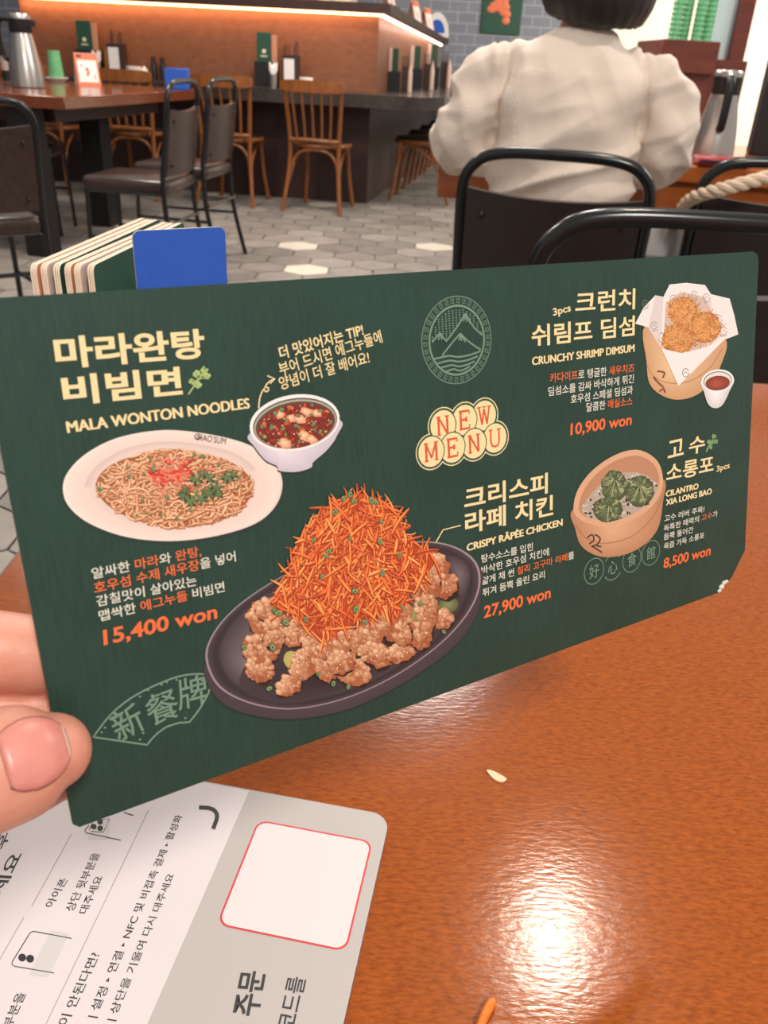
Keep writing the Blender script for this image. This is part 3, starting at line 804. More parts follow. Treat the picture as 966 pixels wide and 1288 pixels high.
flo = sp2(Q([(408, 290), (430, 248), (474, 205), (540, 176), (596, 184), (632, 212), (624, 248), (582, 288), (512, 318), (440, 316)]), 5)
p.poly(flo, srgb(176, 160, 146))
for k in range(210):
    while 1:
        x, y = q_(random.uniform(405, 632), random.uniform(175, 320))
        if inside((x, y), flo): break
    p.poly(circ(x, y, random.uniform(1.2, 2.6), random.uniform(.9, 1.8), 7, random.random() * 3), jit(random.choice([srgb(44, 44, 38), srgb(208, 192, 178), srgb(66, 70, 54), srgb(190, 174, 160)]), .15))
for (cx, cy, rx, ry) in ((505, 216, 40, 46), (580, 232, 44, 46), (486, 288, 44, 38)):
    X, Y = q_(cx, cy); rx /= 2.379; ry /= 2.379
    p.fan(circ(X, Y, rx, ry, 22, 0, .07), (X - 2, Y - 4), srgb(138, 146, 104), srgb(64, 74, 48))
    for k in range(46):
        a = random.uniform(0, 6.28); r = math.sqrt(random.random()) * .9; leaf(p, X + rx * r * math.cos(a), Y + ry * r * math.sin(a), random.uniform(2.2, 5), jit(random.choice([srgb(62, 76, 44), srgb(96, 110, 70), srgb(150, 152, 112), srgb(46, 58, 36), srgb(118, 126, 86)]), .15), 3)
    for k in range(16):
        a = k * .393 + random.uniform(-.1, .1); tx, ty = X + 1, Y - ry * .45
        p.stroke(sp2([(tx, ty), (X + rx * .5 * math.cos(a), Y + ry * .5 * math.sin(a)), (X + rx * .9 * math.cos(a), Y + ry * .9 * math.sin(a))], 3, False), .8, jit(random.choice([srgb(48, 58, 36), srgb(170, 170, 128), srgb(60, 72, 44)]), .15))
    leaf(p, X, Y - ry * .8, 6, srgb(84, 104, 60)); leaf(p, X + 2, Y - ry * .5, 5, srgb(52, 66, 40))
p.stroke(sp2(Q([(388, 330), (420, 372), (480, 388), (560, 366), (620, 310), (654, 240)]), 5, False), 1.2, srgb(170, 118, 80))
for st in (((424, 372), (438, 362), (444, 378), (430, 390)), ((446, 362), (462, 372), (456, 390), (440, 396)), ((436, 396), (450, 404), (468, 416)), ((452, 396), (466, 398))): p.stroke(sp2(Q(st), 4, False), 1.9, srgb(74, 52, 38))
p.build('dumpling_dish_picture', card)['label'] = 'printed picture of green dumplings in a round bamboo steamer'
# ================================================================ ordering placard lying on the table
a0 = at(492, 1034, TZ); ang = math.radians(-9)
PEX = Vector((math.cos(ang), math.sin(ang), 0)); PEY = Vector((-math.sin(ang), math.cos(ang), 0))
PW_, PH_ = .215, .165
PO = Vector((a0.x, a0.y, TZ)) + PEY * .0005 - PEX * PW_ - PEY * PH_ - PEX * .0006
plac = thing('ordering_placard', 'white and grey plastic placard with instructions lying flat on the table', 'placard')
plac.matrix_world = Matrix(((PEX.x, PEY.x, 0, PO.x), (PEX.y, PEY.y, 0, PO.y), (0, 0, 1, TZ), (0, 0, 0, 1)))
PT = .003
def puv(x, y):
    q = at(x, y, TZ + PT) - PO
    return (q.dot(PEX), q.dot(PEY))
M_PLW = mat('placard_white', srgb(208, 200, 201), .4); M_PLG = mat('placard_grey', srgb(178, 171, 167), .4)
M_PLS = mat('placard_side', srgb(120, 100, 110), .4)
g = G(); pr = rounded(PW_, PH_, .0072, 6); n = len(pr)
g.prism(pr, 0, PT)
g.m[0] = 0
for i in range(len(g.m)): g.m[i] = 1 if i > 1 else 0
g.build('board', [M_PLG, M_PLS], plac, smooth=False)
def pprint(name, z0=.00004):
    p = P(PT + z0); p.map = puv; p.dz = 2e-6; return p
p = pprint('')
q1 = puv(311.5, 999); q2 = puv(241.5, 1203); k_ = (q2[0] - q1[0]) / (q2[1] - q1[1])
p.map = lambda x, y: (x, y)
tx = q1[0]; 
p.poly([(.004, .0005), (tx - .001, .0005), (tx, PH_ - .0006), (.007, PH_ - .0006), (.002, PH_ - .003), (.0006, PH_ - .008), (.0006, .006)], srgb(209, 201, 202))
p.build('white_panel', plac)['label'] = 'white printed instruction area'
p = pprint('', .00008)
p.map = lambda x, y: (x, y)
c1 = puv(319, 1026); c2 = puv(457, 1051); c3 = puv(436, 1187); c4 = puv(291.5, 1161)
cen = puv(376, 1108); ww = .5 * ((puv(458, 1120)[0] - puv(303, 1095)[0])); hh = .5 * (puv(392, 1038)[1] - puv(360, 1174)[1])
fr = [(cen[0] - ww + x, cen[1] - hh + y) for x, y in rounded(2 * ww, 2 * hh, .0042, 6)]
fi = [(cen[0] - ww + .0007 + x, cen[1] - hh + .0007 + y) for x, y in rounded(2 * ww - .0014, 2 * hh - .0014, .0036, 6)]
p.poly(fr, srgb(204, 52, 62)); p.z += 1e-5; p.poly(fi, srgb(212, 204, 203))
p.build('red_frame', plac)['label'] = 'blank white square in a rounded red border'
p = pprint('', .00008)
LN = srgb(70, 66, 68); GB = srgb(196, 192, 190); BK = srgb(44, 42, 44)
for a, b in (((187, 1019), (58, 1288)), ((90, 1049), (40, 1140)), ((30, 1154), (-6, 1217))): p.stroke([a, b], 1.0, srgb(150, 146, 148))
p.poly([(63.8, 1170.4), (87.5, 1174.2), (60.9, 1229.3), (36.2, 1226.4)], GB)
p.z += 1e-5
p.stroke([(89.9, 1180.5), (50, 1173)] + [(42, 1171.6), (38, 1173.5)] + [(16, 1209)] + [(15, 1213), (18, 1215.5)] + [(68, 1224)], 1.3, LN)
for (x, y) in ((28, 1204.6), (38, 1206)): p.poly(circ(x, y, 5, 5, 16), BK)
p.poly([(119, 1040), (140, 1030), (136, 1056), (110, 1056)], GB); p.z += 1e-5
p.stroke([(112, 1038), (106.5, 1045), (109, 1048), (152, 1057)], 1.3, LN)
p.stroke([(112, 1044), (118, 1032), (138, 1030), (130, 1047), (114, 1046)], 1.0, LN)
for (x, y) in ((126, 1034), (118, 1040), (126, 1042)): p.poly(circ(x, y, 3.6, 3.6, 14), BK)
p.stroke(sp2([(250.3, 1016), (262, 1016.5), (270, 1020), (273, 1028), (268, 1043)], 5, False), 5.2, BK)
p.stroke([(156, 1022), (168, 1026)], 1.3, LN)
p.build('phone_diagrams', plac)['label'] = 'thin line drawings of phones'
g = G()
def ptext(body, A, B, hpx, bold=.008):
    vs, fs, ms = glyphs(body, bold)
    x0 = min(v.x for v in vs); x1 = max(v.x for v in vs); y0 = min(v.y for v in vs); y1 = max(v.y for v in vs)
    a = Vector(puv(*A)); b = Vector(puv(*B)); d = (b - a); L = d.length; d /= L; u = Vector((-d.y, d.x)); h = hpx
    out = [Vector((*(a + d * ((v.x - x0) / (x1 - x0) * L) + u * ((v.y - y0) / (y1 - y0) * h)), PT + .00012)) for v in vs]
    for f in fs: g.add([out[i] for i in f], [list(range(len(f)))])
mm = .001
ptext('| 설정 ▸ 연결 ▸ NFC 및 비접촉 결제 ▸ 활성화', (123, 1281), (231.9, 1026.4), 3.6 * mm)
ptext('| 상단을 기울여 다시 대주세요', (146.4, 1285), (221.7, 1100.3), 3.4 * mm)
ptext('이 안된다면?', (85, 1291), (126.7, 1200), 3.4 * mm)
ptext('아이폰', (66, 1142), (86.4, 1106), 3.0 * mm)
ptext('상단 뒷부분을', (92.8, 1146.7), (126.7, 1074), 3.3 * mm)
ptext('대주세요', (109.6, 1149.6), (130.4, 1103), 3.2 * mm)
ptext('뒷부분을', (8, 1309), (33.9, 1249.6), 3.3 * mm)
ptext('후', (6, 1068), (14.5, 1048), 4.5 * mm, .015)
ptext('주세요', (-12, 1156), (29.9, 1074), 5.0 * mm, .015)
ptext('주문', (325.5, 1279), (335.7, 1222.9), 8.2 * mm, .02)
ptext('코드를', (371.5, 1298), (385.8, 1231), 6.0 * mm)
g.build('instruction_lettering', [ink(srgb(52, 50, 52))], plac, smooth=False)['label'] = 'dark grey instruction lettering'

# ================================================================ scraps on the table
g = G(); c = at(625, 977, TZ)
sh = sp2([(612, 970), (620, 971), (628, 975), (637, 981), (630, 984.5), (620, 980)], 4)
bl = [at(x, y, TZ) for x, y in sh]; ctr = sum(bl, Vector()) / len(bl)
g.prism([(v.x - ctr.x, v.y - ctr.y) for v in bl], 0, .0007)
o = g.build('food_scrap', mat('pale_scrap', srgb(240, 196, 160), .6), None, smooth=False); o.location = (ctr.x, ctr.y, TZ)
tag(o, 'tiny pale scrap lying on the bare wooden table to the right of the placard', 'crumb')
g = G(); pts = [at(x, y, TZ + .002) for x, y in ((600, 1300), (606, 1285), (613, 1270), (618, 1262), (621, 1258))]
c = pts[1].copy(); g.tube([p_ - c for p_ in pts], [.0014, .0017, .0018, .0019, .0013], 10, flat=.9)
o = g.build('food_scrap', mat('orange_scrap', srgb(226, 128, 44), .45, var=srgb(206, 104, 30), scale=(300, 300, 300)), None); o.location = c
tag(o, 'orange carrot shred on the table at the bottom edge of the view', 'crumb')

# ================================================================ hand holding the card
def uvn(x, y, n):
    d = ray(x, y); p0 = BL_ + NZ * n
    return CAM + d * ((p0 - CAM).dot(NZ) / d.dot(NZ))
def chain(g, pts, rs, flat=1., seg=20):
    path = spline(pts, 6); R = [Vector((r, 0, 0)) for r in rs]; rr = [max(1e-4, v.x) for v in spline(R, 6)]
    g.tube(path, rr, seg)
    ell(g, path[-1], (rr[-1] * .98,) * 3, seg=16, rings=10); ell(g, path[0], (rr[0] * .98,) * 3, seg=16, rings=10)
g = G()
wrist = Vector((-.205, .10, .80)); fore = Vector((-.33, -.16, .80)); 
palmA = uvn(-300, 900, -.012); palmB = uvn(-330, 1000, -.006)
chain(g, [uvn(-410, 850, -.012), uvn(-230, 800, -.020), uvn(-60, 815, -.0135), uvn(60, 826, -.0108), uvn(110, 828, -.0105)], [.0100, .0092, .0089, .0083, .0062])
chain(g, [uvn(-430, 925, -.014), uvn(-230, 885, -.024), uvn(-60, 907, -.0155), uvn(60, 912, -.0106), uvn(120, 908, -.0102)], [.0100, .0092, .0088, .0082, .0060])
chain(g, [uvn(-430, 1000, -.014), uvn(-240, 970, -.026), uvn(-70, 982, -.018), uvn(30, 984, -.0108), uvn(70, 978, -.0100)], [.0096, .0088, .0082, .0076, .0058])
chain(g, [uvn(-430, 1075, -.012), uvn(-270, 1050, -.024), uvn(-150, 1050, -.020), uvn(-95, 1046, -.012)], [.0086, .0078, .0070, .0055])
th = [uvn(-330, 1080, .006), uvn(-190, 1055, .013), uvn(-80, 1005, .012), uvn(-10, 971, .0105), uvn(38, 954, .0098), uvn(66, 945, .0090)]
chain(g, th, [.0150, .0125, .0110, .0113, .0108, .0078])
chain(g, [uvn(-370, 870, -.008), uvn(-400, 960, -.006), uvn(-400, 1050, -.002)], [.016, .018, .016])
chain(g, [uvn(-300, 960, -.006), palmB, wrist], [.012, .019, .021])
chain(g, [uvn(-420, 960, -.004), wrist, (wrist + fore) / 2, fore], [.02, .022, .030, .036])
h = remeshed(g, .0011, 5)
hand = h.build('hand', M_SKIN, None)
tag(hand, "left hand gripping the green menu card by its left edge, thumb in front", 'hand')
# thumbnail: a curved plate over the end of the thumb
M_NAIL = mat('nail', srgb(212, 142, 130), .36, var=srgb(200, 124, 114), scale=(120, 120, 120), coat=.05)
M_NAILE = mat('nail_edge', srgb(240, 214, 196), .3)
path = spline(th, 10); ax0 = uvn(8, 963, .0225); ax1 = uvn(84, 931, .0150)
hv = [v for v in h.v]
from mathutils.bvhtree import BVHTree
bvh = BVHTree.FromPolygons(h.v, h.f)
g = G(); NS, NT = 14, 14; grid = {}
for i in range(NS + 1):
    s_ = i / NS
    for j in range(NT + 1):
        t_ = j / NT * 2 - 1
        half = 47 * (1 - .10 * (1 - s_)) * math.sqrt(max(0, 1 - max(0, (s_ - .30) / .72) ** 2.2)) if s_ > .30 else 47 * (.90) * (1 - .25 * ((.30 - s_) / .30) ** 2)
        x = 4 + 82 * s_ + t_ * half * .30; y = 961 - 30 * s_ + t_ * half
        y += 0
        d = ray(x, y).normalized(); hit, nn, idx, dist = bvh.ray_cast(CAM, d)
        if hit is None:
            hit, nn, idx, dist = bvh.find_nearest(uvn(x, y, .008))
        grid[i, j] = len(g.v); g.v.append(hit + nn * (.0006 if abs(t_) < .95 and 0 < s_ < .99 else .00015))
for i in range(NS):
    for j in range(NT):
        g.f.append([grid[i, j], grid[i + 1, j], grid[i + 1, j + 1], grid[i, j + 1]]); g.m.append(1 if i >= NS - 1 else 0)
nail = g.build('thumbnail', [M_NAIL, M_NAILE], hand)
nail['label'] = 'glossy pink thumbnail with a pale free edge'
sdf = nail.modifiers.new('thick', 'SOLIDIFY'); sdf.thickness = .0004; sdf.offset = 1

# ================================================================ menu rack on our table
rack = thing('menu_rack', 'black plastic rack on the foreground table holding the upright menus', 'menu rack', (-.137, .520, TZ))
g = G()
for (c, d) in (((0, 0, .003), (.088, .19, .006)), ((-.043, 0, .05), (.003, .19, .1)), ((.043, 0, .05), (.003, .19, .1)), ((0, -.094, .05), (.088, .003, .1)), ((0, .094, .05), (.088, .003, .1))):
    g.box(c, d, .0008)
g.build('tray', M_BLACK, rack)
def menu(px0, px1, cover, label, edge=M_CREAM, w=None, top=.9):
    A = at(px0[0], px0[1], top); B = at(px1[0], px1[1], top)
    t = thing('menu', label, 'menu', (A.x, A.y, TZ + .007), math.atan2(B.y - A.y, B.x - A.x), 'menus standing in the foreground rack')
    L = w or (B - A).length; H_ = top - TZ - .007
    for k, m in enumerate((cover, edge, cover)):
        g = G(); pr = rounded(L, H_, .004, 4, (1, 1, 1, 1))
        Mx = Matrix(((1, 0, 0, 0), (0, 0, 1, -.0012 * k), (0, 1, 0, 0), (0, 0, 0, 1)))
        g.prism(pr, 0, .0010, Mx); 
        for i in range(2, len(g.m)): g.m[i] = 1
        g.build('cover' if k != 1 else 'page', [m, M_CREAM], t, smooth=False)
    return t
menu((39, 333), (181, 273), M_SALMON, 'salmon covered menu at the far left end of the foreground rack')
menu((52, 333), (189, 274.5), M_PINK, 'pale pink menu second from the left in the foreground rack')
menu((68, 333), (197, 275), M_GREENCOVER, 'dark green menu with cream page edges in the middle of the foreground rack')
menu((82, 333), (209, 278), M_SALMON, 'salmon menu right of the middle dark green one in the foreground rack')
menu((94, 334), (217, 279), M_PINK, 'pale pink menu beside the front dark green one in the foreground rack')
menu((111, 334), (227, 279), M_GREENCOVER, 'dark green menu whose face shows left of the blue card in the foreground rack')
A = at(165, 290, .916); B = at(282, 284.5, .916)
t = thing('menu', 'bright blue card with rounded corners standing at the front of the foreground rack', 'menu', (A.x, A.y, TZ + .007), math.atan2(B.y - A.y, B.x - A.x))
g = G(); L = (B - A).length
Mx = Matrix(((1, 0, 0, 0), (0, 0, -1, 0), (0, 1, 0, 0), (0, 0, 0, 1)))
g.prism(rounded(L, (.916 - TZ - .007), .004, 5), 0, .0012, Mx)
for i in range(2, len(g.m)): g.m[i] = 1
g.build('cover', [M_BLUE, M_CREAM], t, smooth=False)
# ================================================================ room
M_TILEG = [mat('floor_tile', srgb(*c), .45, var=srgb(*[int(v * .86) for v in c]), scale=(9, 9, 9)) for c in ((161, 153, 145), (150, 142, 135), (170, 162, 154), (142, 135, 129))]
M_TILEW = mat('white_floor_tile', srgb(226, 216, 200), .4)
M_GROUT = mat('grout', srgb(120, 113, 108), .8)
random.seed(5)
g = G(); hr = .135; dx = hr * math.sqrt(3); mats = [M_GROUT] + M_TILEG + [M_TILEW]
whites = [at(x, y, 0) for x, y in ((354, 310), (471, 310), (374, 342), (345, 272), (612, 285))]
g.box((-.6, 5.3, -.03), (11, 13, .04), mi=0)
for j in range(60):
    for i in range(-22, 24):
        cx = -.6 + i * dx * 1.0 + (dx / 2 if j % 2 else 0); cy = -.2 + j * hr * 1.5
        if not (-5.6 < cx < 4.6 and cy < 11.4): continue
        w = any((cx - v.x) ** 2 + (cy - v.y) ** 2 < (hr * .8) ** 2 for v in whites[:3]) or random.random() < .035
        hx = [(cx + (hr - .004) * math.cos(math.radians(60 * k + 30)), cy + (hr - .004) * math.sin(math.radians(60 * k + 30)), 0) for k in range(6)]
        g.add(hx, [list(range(6))], 5 if w else random.choice((1, 1, 2, 2, 3, 4)))
struct(g.build('floor', mats, None, smooth=False))
def tilemat(name, c1, c2, mort, sx):
    m = bpy.data.materials.new(name); m.use_nodes = True; nt = m.node_tree; b = nt.nodes['Principled BSDF']
    tc = nt.nodes.new('ShaderNodeTexCoord'); mp = nt.nodes.new('ShaderNodeMapping'); mp.inputs['Rotation'].default_value = (math.radians(90), 0, 0)
    nt.links.new(tc.outputs['Object'], mp.inputs[0])
    br = nt.nodes.new('ShaderNodeTexBrick'); br.inputs['Scale'].default_value = sx; br.inputs['Color1'].default_value = c1; br.inputs['Color2'].default_value = c2; br.inputs['Mortar'].default_value = mort
    br.inputs['Mortar Size'].default_value = .015; br.inputs['Brick Width'].default_value = .5; br.inputs['Row Height'].default_value = .25
    nt.links.new(mp.outputs[0], br.inputs['Vector']); nt.links.new(br.outputs[0], b.inputs['Base Color']); b.inputs['Roughness'].default_value = .3
    return m
M_WALLT = tilemat('grey_wall_tile', srgb(128, 132, 142), srgb(120, 124, 136), srgb(160, 162, 168), 2.3)
WY = 11.3
struct(G().box((-1.6, WY + .05, 1.5), (7.4, .1, 3.2)).build('wall_back', M_WALLT, None, smooth=False))
M_HALL = mat('white_hall_wall', srgb(250, 240, 222), .8)
struct(G().box((4.2, WY + .25, 1.7), (4.2, .1, 3.6)).build('wall_hall', M_HALL, None, smooth=False))
struct(G().box((-5.6, 5.5, 1.5), (.1, 12, 3.2)).build('wall_left', M_WALLT, None, smooth=False))

# poster on the tiled wall
pc0 = aty(632, 8, WY - .02)
t = thing('food_poster', 'green food poster with an orange dish on the grey tiled wall', 'poster', pc0)
G().box((0, 0, .22), (.46, .02, 1.0), .004).build('panel', M_GREENCOVER, t)
g = G()
for k in range(26):
    x = random.gauss(-.03, .035); z = random.gauss(-.01, .055); ell(g, (x * (1.2 - z), -.012, z), (.045, .006, .04), seg=8, rings=6)
g.build('dish_print', M_ORANGE, t)
g = G(); [ell(g, (.13 + random.gauss(0, .02), -.012, .14 + random.gauss(0, .02)), (.035, .006, .03), seg=8, rings=6) for k in range(8)]
g.build('dish_print', M_CREAM, t)

# ================================================================ bar
B0 = at(461, 256, 0); bd = Vector((-.992, .125, 0)).normalized(); be = Vector((.15, .988, 0)).normalized()
bar = thing('bar_counter', 'long wooden bar with dark counter top and glowing strip under its ledge', 'bar counter')
def quadprism(g, pts, z0, z1, mi=0):     # pts: plan outline
    g.prism([(p.x, p.y) for p in pts], z0, z1, None, mi)
LB = 4.2
back = be * 4.3
o = G(); quadprism(o, [B0, B0 + back, B0 + back * .8 + bd * LB, B0 + bd * LB], 0, .70); o.build('base', M_DARKBASE, bar, smooth=False)
CT = .775
cf = aty(465, 118, B0.y - .48); ctr_ = B0 - be * .45
f0 = B0 + Vector((.60, 0, 0)) * 1.0 - be * .42
r_ = .45; arc = []
c0 = f0 + bd * r_ + be * r_
for k in range(9):
    a = k / 8 * math.pi / 2
    arc.append(c0 - bd * (r_ * math.sin(a)) - be * (r_ * math.cos(a)))
o = G(); quadprism(o, arc[::1] + [f0 + be * 4.5, B0 + be * 3.4 + bd * LB, B0 - be * .42 + bd * LB], CT - .085, CT); o.build('counter_top', M_COUNTER, bar, smooth=False)
p0 = at(469, 112, CT)
PY = B0.y + .22; p0 = aty(469, 112, PY); pt = aty(477, 20, PY); pe = aty(553, 57, 11.0); peb = Vector((pe.x, pe.y, CT))
ztop = pt.z; zend = pe.z
pl_ = Vector((pt.x, pt.y, 0)); pll = pl_ + bd * 2.82
g = G()
def hexa(g, a, b, za0, za1, zb0, zb1, th, mi=0):   # wall piece from a to b, th thick behind
    d = (b - a); n_ = Vector((-d.y, d.x, 0)).normalized() * th
    v = [(a.x, a.y, za0), (b.x, b.y, zb0), (b.x, b.y, zb1), (a.x, a.y, za1)]
    v += [(q[0] + n_.x, q[1] + n_.y, q[2]) for q in v]
    g.add(v, [[0, 1, 2, 3], [7, 6, 5, 4], [0, 4, 5, 1], [1, 5, 6, 2], [2, 6, 7, 3], [3, 7, 4, 0]], mi)
hexa(g, pll, pl_, CT, ztop, CT, ztop, .06); g.build('front_panel', M_PANEL, bar, smooth=False)
g = G(); hexa(g, pl_, Vector((pe.x, pe.y, 0)), CT, ztop, CT, zend, .06); g.build('side_panel', M_PANEL, bar, smooth=False)
g = G(); hexa(g, pll - be * .10, pl_ - be * .10 - bd * .10, ztop + .012, ztop + .075, ztop + .012, ztop + .075, .5)
hexa(g, pl_ - be * .10 - bd * .10, Vector((pe.x + .10, pe.y, 0)), ztop + .012, ztop + .075, zend + .012, zend + .06, .4); g.build('ledge', M_DARKBASE, bar, smooth=False)
M_LED = mat('led_strip', srgb(255, 190, 140), .5, emit=((1, .50, .22, 1), 7.0)); M_LED2 = mat('led_strip_white', srgb(255, 220, 200), .5, emit=((1, .72, .58, 1), 6.0))
g = G(); hexa(g, pll - be * .03, pl_ - be * .03 - bd * .03, ztop - .004, ztop + .011, ztop - .004, ztop + .011, .02); g.build('light_strip', M_LED, bar, smooth=False)
g = G(); hexa(g, pl_ - be * .03 - bd * .035, Vector((pe.x + .03, pe.y, 0)), ztop - .004, ztop + .011, zend - .004, zend + .011, .02); g.build('light_strip', M_LED2, bar, smooth=False)

# the glowing strip lights the panel under the ledge
mid_ = (pll + pl_) / 2 - be * .07
for (p_, q_2, L_, en, col) in ((mid_, mid_ + be * .35, (pll - pl_).length, 6, (1, .55, .28)), ((pl_ + Vector((pe.x, pe.y, 0))) / 2 - bd * .07, (pl_ + Vector((pe.x, pe.y, 0))) / 2 + bd * .3, 4.0, 4, (1, .78, .66))):
    zz = (ztop if p_ is mid_ else (ztop + zend) / 2) - .004
    ld = bpy.data.lights.new('strip_light', 'AREA'); ld.shape = 'RECTANGLE'; ld.size = L_; ld.size_y = .02; ld.energy = en; ld.color = col
    lo = bpy.data.objects.new('strip_light', ld); COL.objects.link(lo); lo.location = (p_.x, p_.y, zz)
    ax_ = (bd if p_ is mid_ else be).normalized(); zz_ = (Vector((p_.x, p_.y, zz)) - Vector((q_2.x, q_2.y, zz - .6))).normalized(); ax_ = (ax_ - zz_ * ax_.dot(zz_)).normalized(); yy_ = zz_.cross(ax_)
    lo.matrix_world = Matrix(((ax_.x, yy_.x, zz_.x, p_.x), (ax_.y, yy_.y, zz_.y, p_.y), (ax_.z, yy_.z, zz_.z, zz), (0, 0, 0, 1)))
# ---------------------------------------------------------------- bentwood chairs
def bentwood(label):
    t = thing('bentwood_chair', label, 'chair', group='bentwood chairs at the bar')
    seat = G(); prof = [(.001, .44), (.17, .44), (.192, .447), (.197, .458), (.19, .468), (.001, .470)]
    seat.lathe(prof, 28, Matrix.Translation((0, .0, 0)) @ Matrix.Diagonal((1.02, 1, 1, 1))); seat.build('seat', M_BLACK, t)
    g = G(); g.tube([(.20 * math.cos(a), .195 * math.sin(a), .438) for a in [2 * math.pi * k / 28 for k in range(28)]], .016, 8, closed=True); g.build('seat_ring', M_BENT, t)
    for s in (-1, 1):
        G().tube(spline([(s * .215, -.275, 0), (s * .185, -.215, .25), (s * .178, -.195, .45), (s * .190, -.215, .65), (s * .205, -.255, .825)], 6), [.0155] * 24 + [.014], 10).build('rear_post', M_BENT, t)
        G().tube(spline([(s * .19, .20, 0), (s * .165, .165, .2), (s * .15, .14, .44)], 6), .0155, 10).build('front_leg', M_BENT, t)
        G().tube(spline([(s * .188, -.215, .18), (s * .172, -.13, .30), (s * .165, -.01, .385), (s * .16, .10, .41), (s * .165, .155, .26)], 6), .0095, 8).build('side_arch', M_BENT, t)
    G().tube(spline([(-.183, -.213, .20), (-.155, -.19, .34), (-.08, -.185, .405), (.08, -.185, .405), (.155, -.19, .34), (.183, -.213, .20)], 6), .0105, 8).build('rear_arch', M_BENT, t)
    g = G(); cr_ = []
    for k in range(13):
        x = -.225 + .45 * k / 12; y = -.262 + .03 * (1 - (x / .225) ** 2) * -1; cr_.append((x, y))
    v = []; f = []
    for (x, y) in cr_:
        e = .012 * (abs(x) / .225) ** 6
        v += [(x, y - .011, .775 + e), (x, y + .011, .775 + e), (x, y + .011, .85 - e), (x, y - .011, .85 - e)]
    for k in range(12):
        for m in range(4): f.append([4 * k + m, 4 * k + 4 + m, 4 * k + 4 + (m + 1) % 4, 4 * k + (m + 1) % 4][::-1])
    f += [[0, 1, 2, 3], [51, 50, 49, 48]]; g.add(v, f); g.build('crest_rail', M_BENT, t)
    G().tube([(-.18, -.205, .475), (0, -.222, .478), (.18, -.205, .475)], .014, 8).build('lower_rail', M_BENT, t)
    for k in range(5):
        x = -.12 + .06 * k
        G().tube([(x, -.215, .478), (x * 1.1, -.245, .64), (x * 1.18, -.287, .79)], .0095, 8).build('spindle', M_BENT, t)
    return t
cA = at(352, 265, 0); cB = at(430, 272, 0); mid = (cA + cB) / 2; yaw = math.atan2(cB.y - cA.y, cB.x - cA.x)
off = Vector((-math.sin(yaw), math.cos(yaw), 0)) * .275
proto = bentwood('bentwood chair standing alone before the bar, its whole slatted back facing us'); proto.location = mid + off; proto.rotation_euler = (0, 0, yaw)
c1 = mid + off
dup(proto, c1 + bd * .66 + Vector((0, .03, 0)), yaw + .05, 'bentwood chair half hidden behind the two black chairs, right post in view', 'bentwood chairs at the bar')
dup(proto, c1 + bd * 1.38, yaw + .08, 'bentwood chair whose slats show under the far wooden table', 'bentwood chairs at the bar')
dup(proto, c1 + bd * 2.08, yaw + .08, 'bentwood chair seen between the dark legs of the left table', 'bentwood chairs at the bar')
dup(proto, c1 + bd * 2.75, yaw + .08, 'bentwood chair at the far left edge behind the steel framed chair', 'bentwood chairs at the bar')
q0 = at(491, 253, 0)
for k, lab in enumerate(('nearest bentwood chair tucked under the rounded end of the bar', 'second bentwood chair along the side of the bar', 'third bentwood chair along the side of the bar', 'farthest bentwood chair along the side of the bar')):
    dup(proto, q0 + Vector((.215, .20, 0)) + be * (.72 * k), math.radians(82), lab, 'bentwood chairs at the bar')

# ---------------------------------------------------------------- black steel chairs
def steel_chair(label, panel=M_LEATHER, w=.39, top=.86, gap=.068):
    t = thing('steel_chair', label, 'chair', group='black tubular steel chairs')
    hw = w / 2; r = .0115
    def P_(s): return [(s * hw, -.26, 0), (s * hw, -.20, .25), (s * hw, -.185, .46)]
    ctl = P_(-1) + [(-hw, -.205, .62), (-hw, -.228, top - .075), (-hw + .022, -.235, top - .022), (-hw + .075, -.238, top), (0, -.240, top + .004), (hw - .075, -.238, top), (hw - .022, -.235, top - .022), (hw, -.228, top - .075), (hw, -.205, .62)] + P_(1)[::-1]
    G().tube(spline(ctl, 6), r, 12).build('back_frame', M_BLACKM, t)
    for s in (-1, 1):
        G().tube([(s * (hw - .02), .20, 0), (s * (hw - .025), .185, .43)], .010, 10).build('front_leg', M_BLACKM, t)
        G().tube([(s * (hw - .005), -.215, .22), (s * (hw - .022), .19, .22)], .0075, 8).build('side_stretcher', M_BLACKM, t)
        G().tube([(s * (hw - .004), -.19, .425), (s * (hw - .025), .185, .425)], .0085, 8).build('seat_rail', M_BLACKM, t)
    G().tube([(-hw, -.205, .30), (hw, -.205, .30)], .0075, 8).build('rear_stretcher', M_BLACKM, t)
    v = []; n = 8; z0, z1 = .50, top - gap
    g = G()
    for k in range(n + 1):
        x = -hw + .010 + (w - .020) * k / n; b_ = -.018 * (1 - (2 * k / n - 1) ** 2)
        dip = -.012 * (1 - (2 * k / n - 1) ** 2)
        v += [(x, -.19 + b_ - .012, z0), (x, -.19 + b_ + .012, z0), (x, -.226 + b_ + .012, z1 + dip), (x, -.226 + b_ - .012, z1 + dip)]
    f = []
    for k in range(n):
        for m in range(4): f.append([4 * k + m, 4 * k + 4 + m, 4 * k + 4 + (m + 1) % 4, 4 * k + (m + 1) % 4][::-1])
    f += [[0, 1, 2, 3], [4 * n + 3, 4 * n + 2, 4 * n + 1, 4 * n]]
    g.add(v, f); pn = g.build('back_panel', panel, t)
    for s in (-1, 1):
        for z in (z0 + .04, z1 - .05):
            g = G(); ell(g, (s * (hw - .045), -.204 - .036 * (z - z0) / (z1 - z0) - .009, z), (.007, .005, .007), seg=10, rings=6); g.build('screw', M_BLACKM, pn)
    G().box((0, 0, .452), (w - .01, .40, .065), .026, seg=3).build('seat', panel, t)
    return t
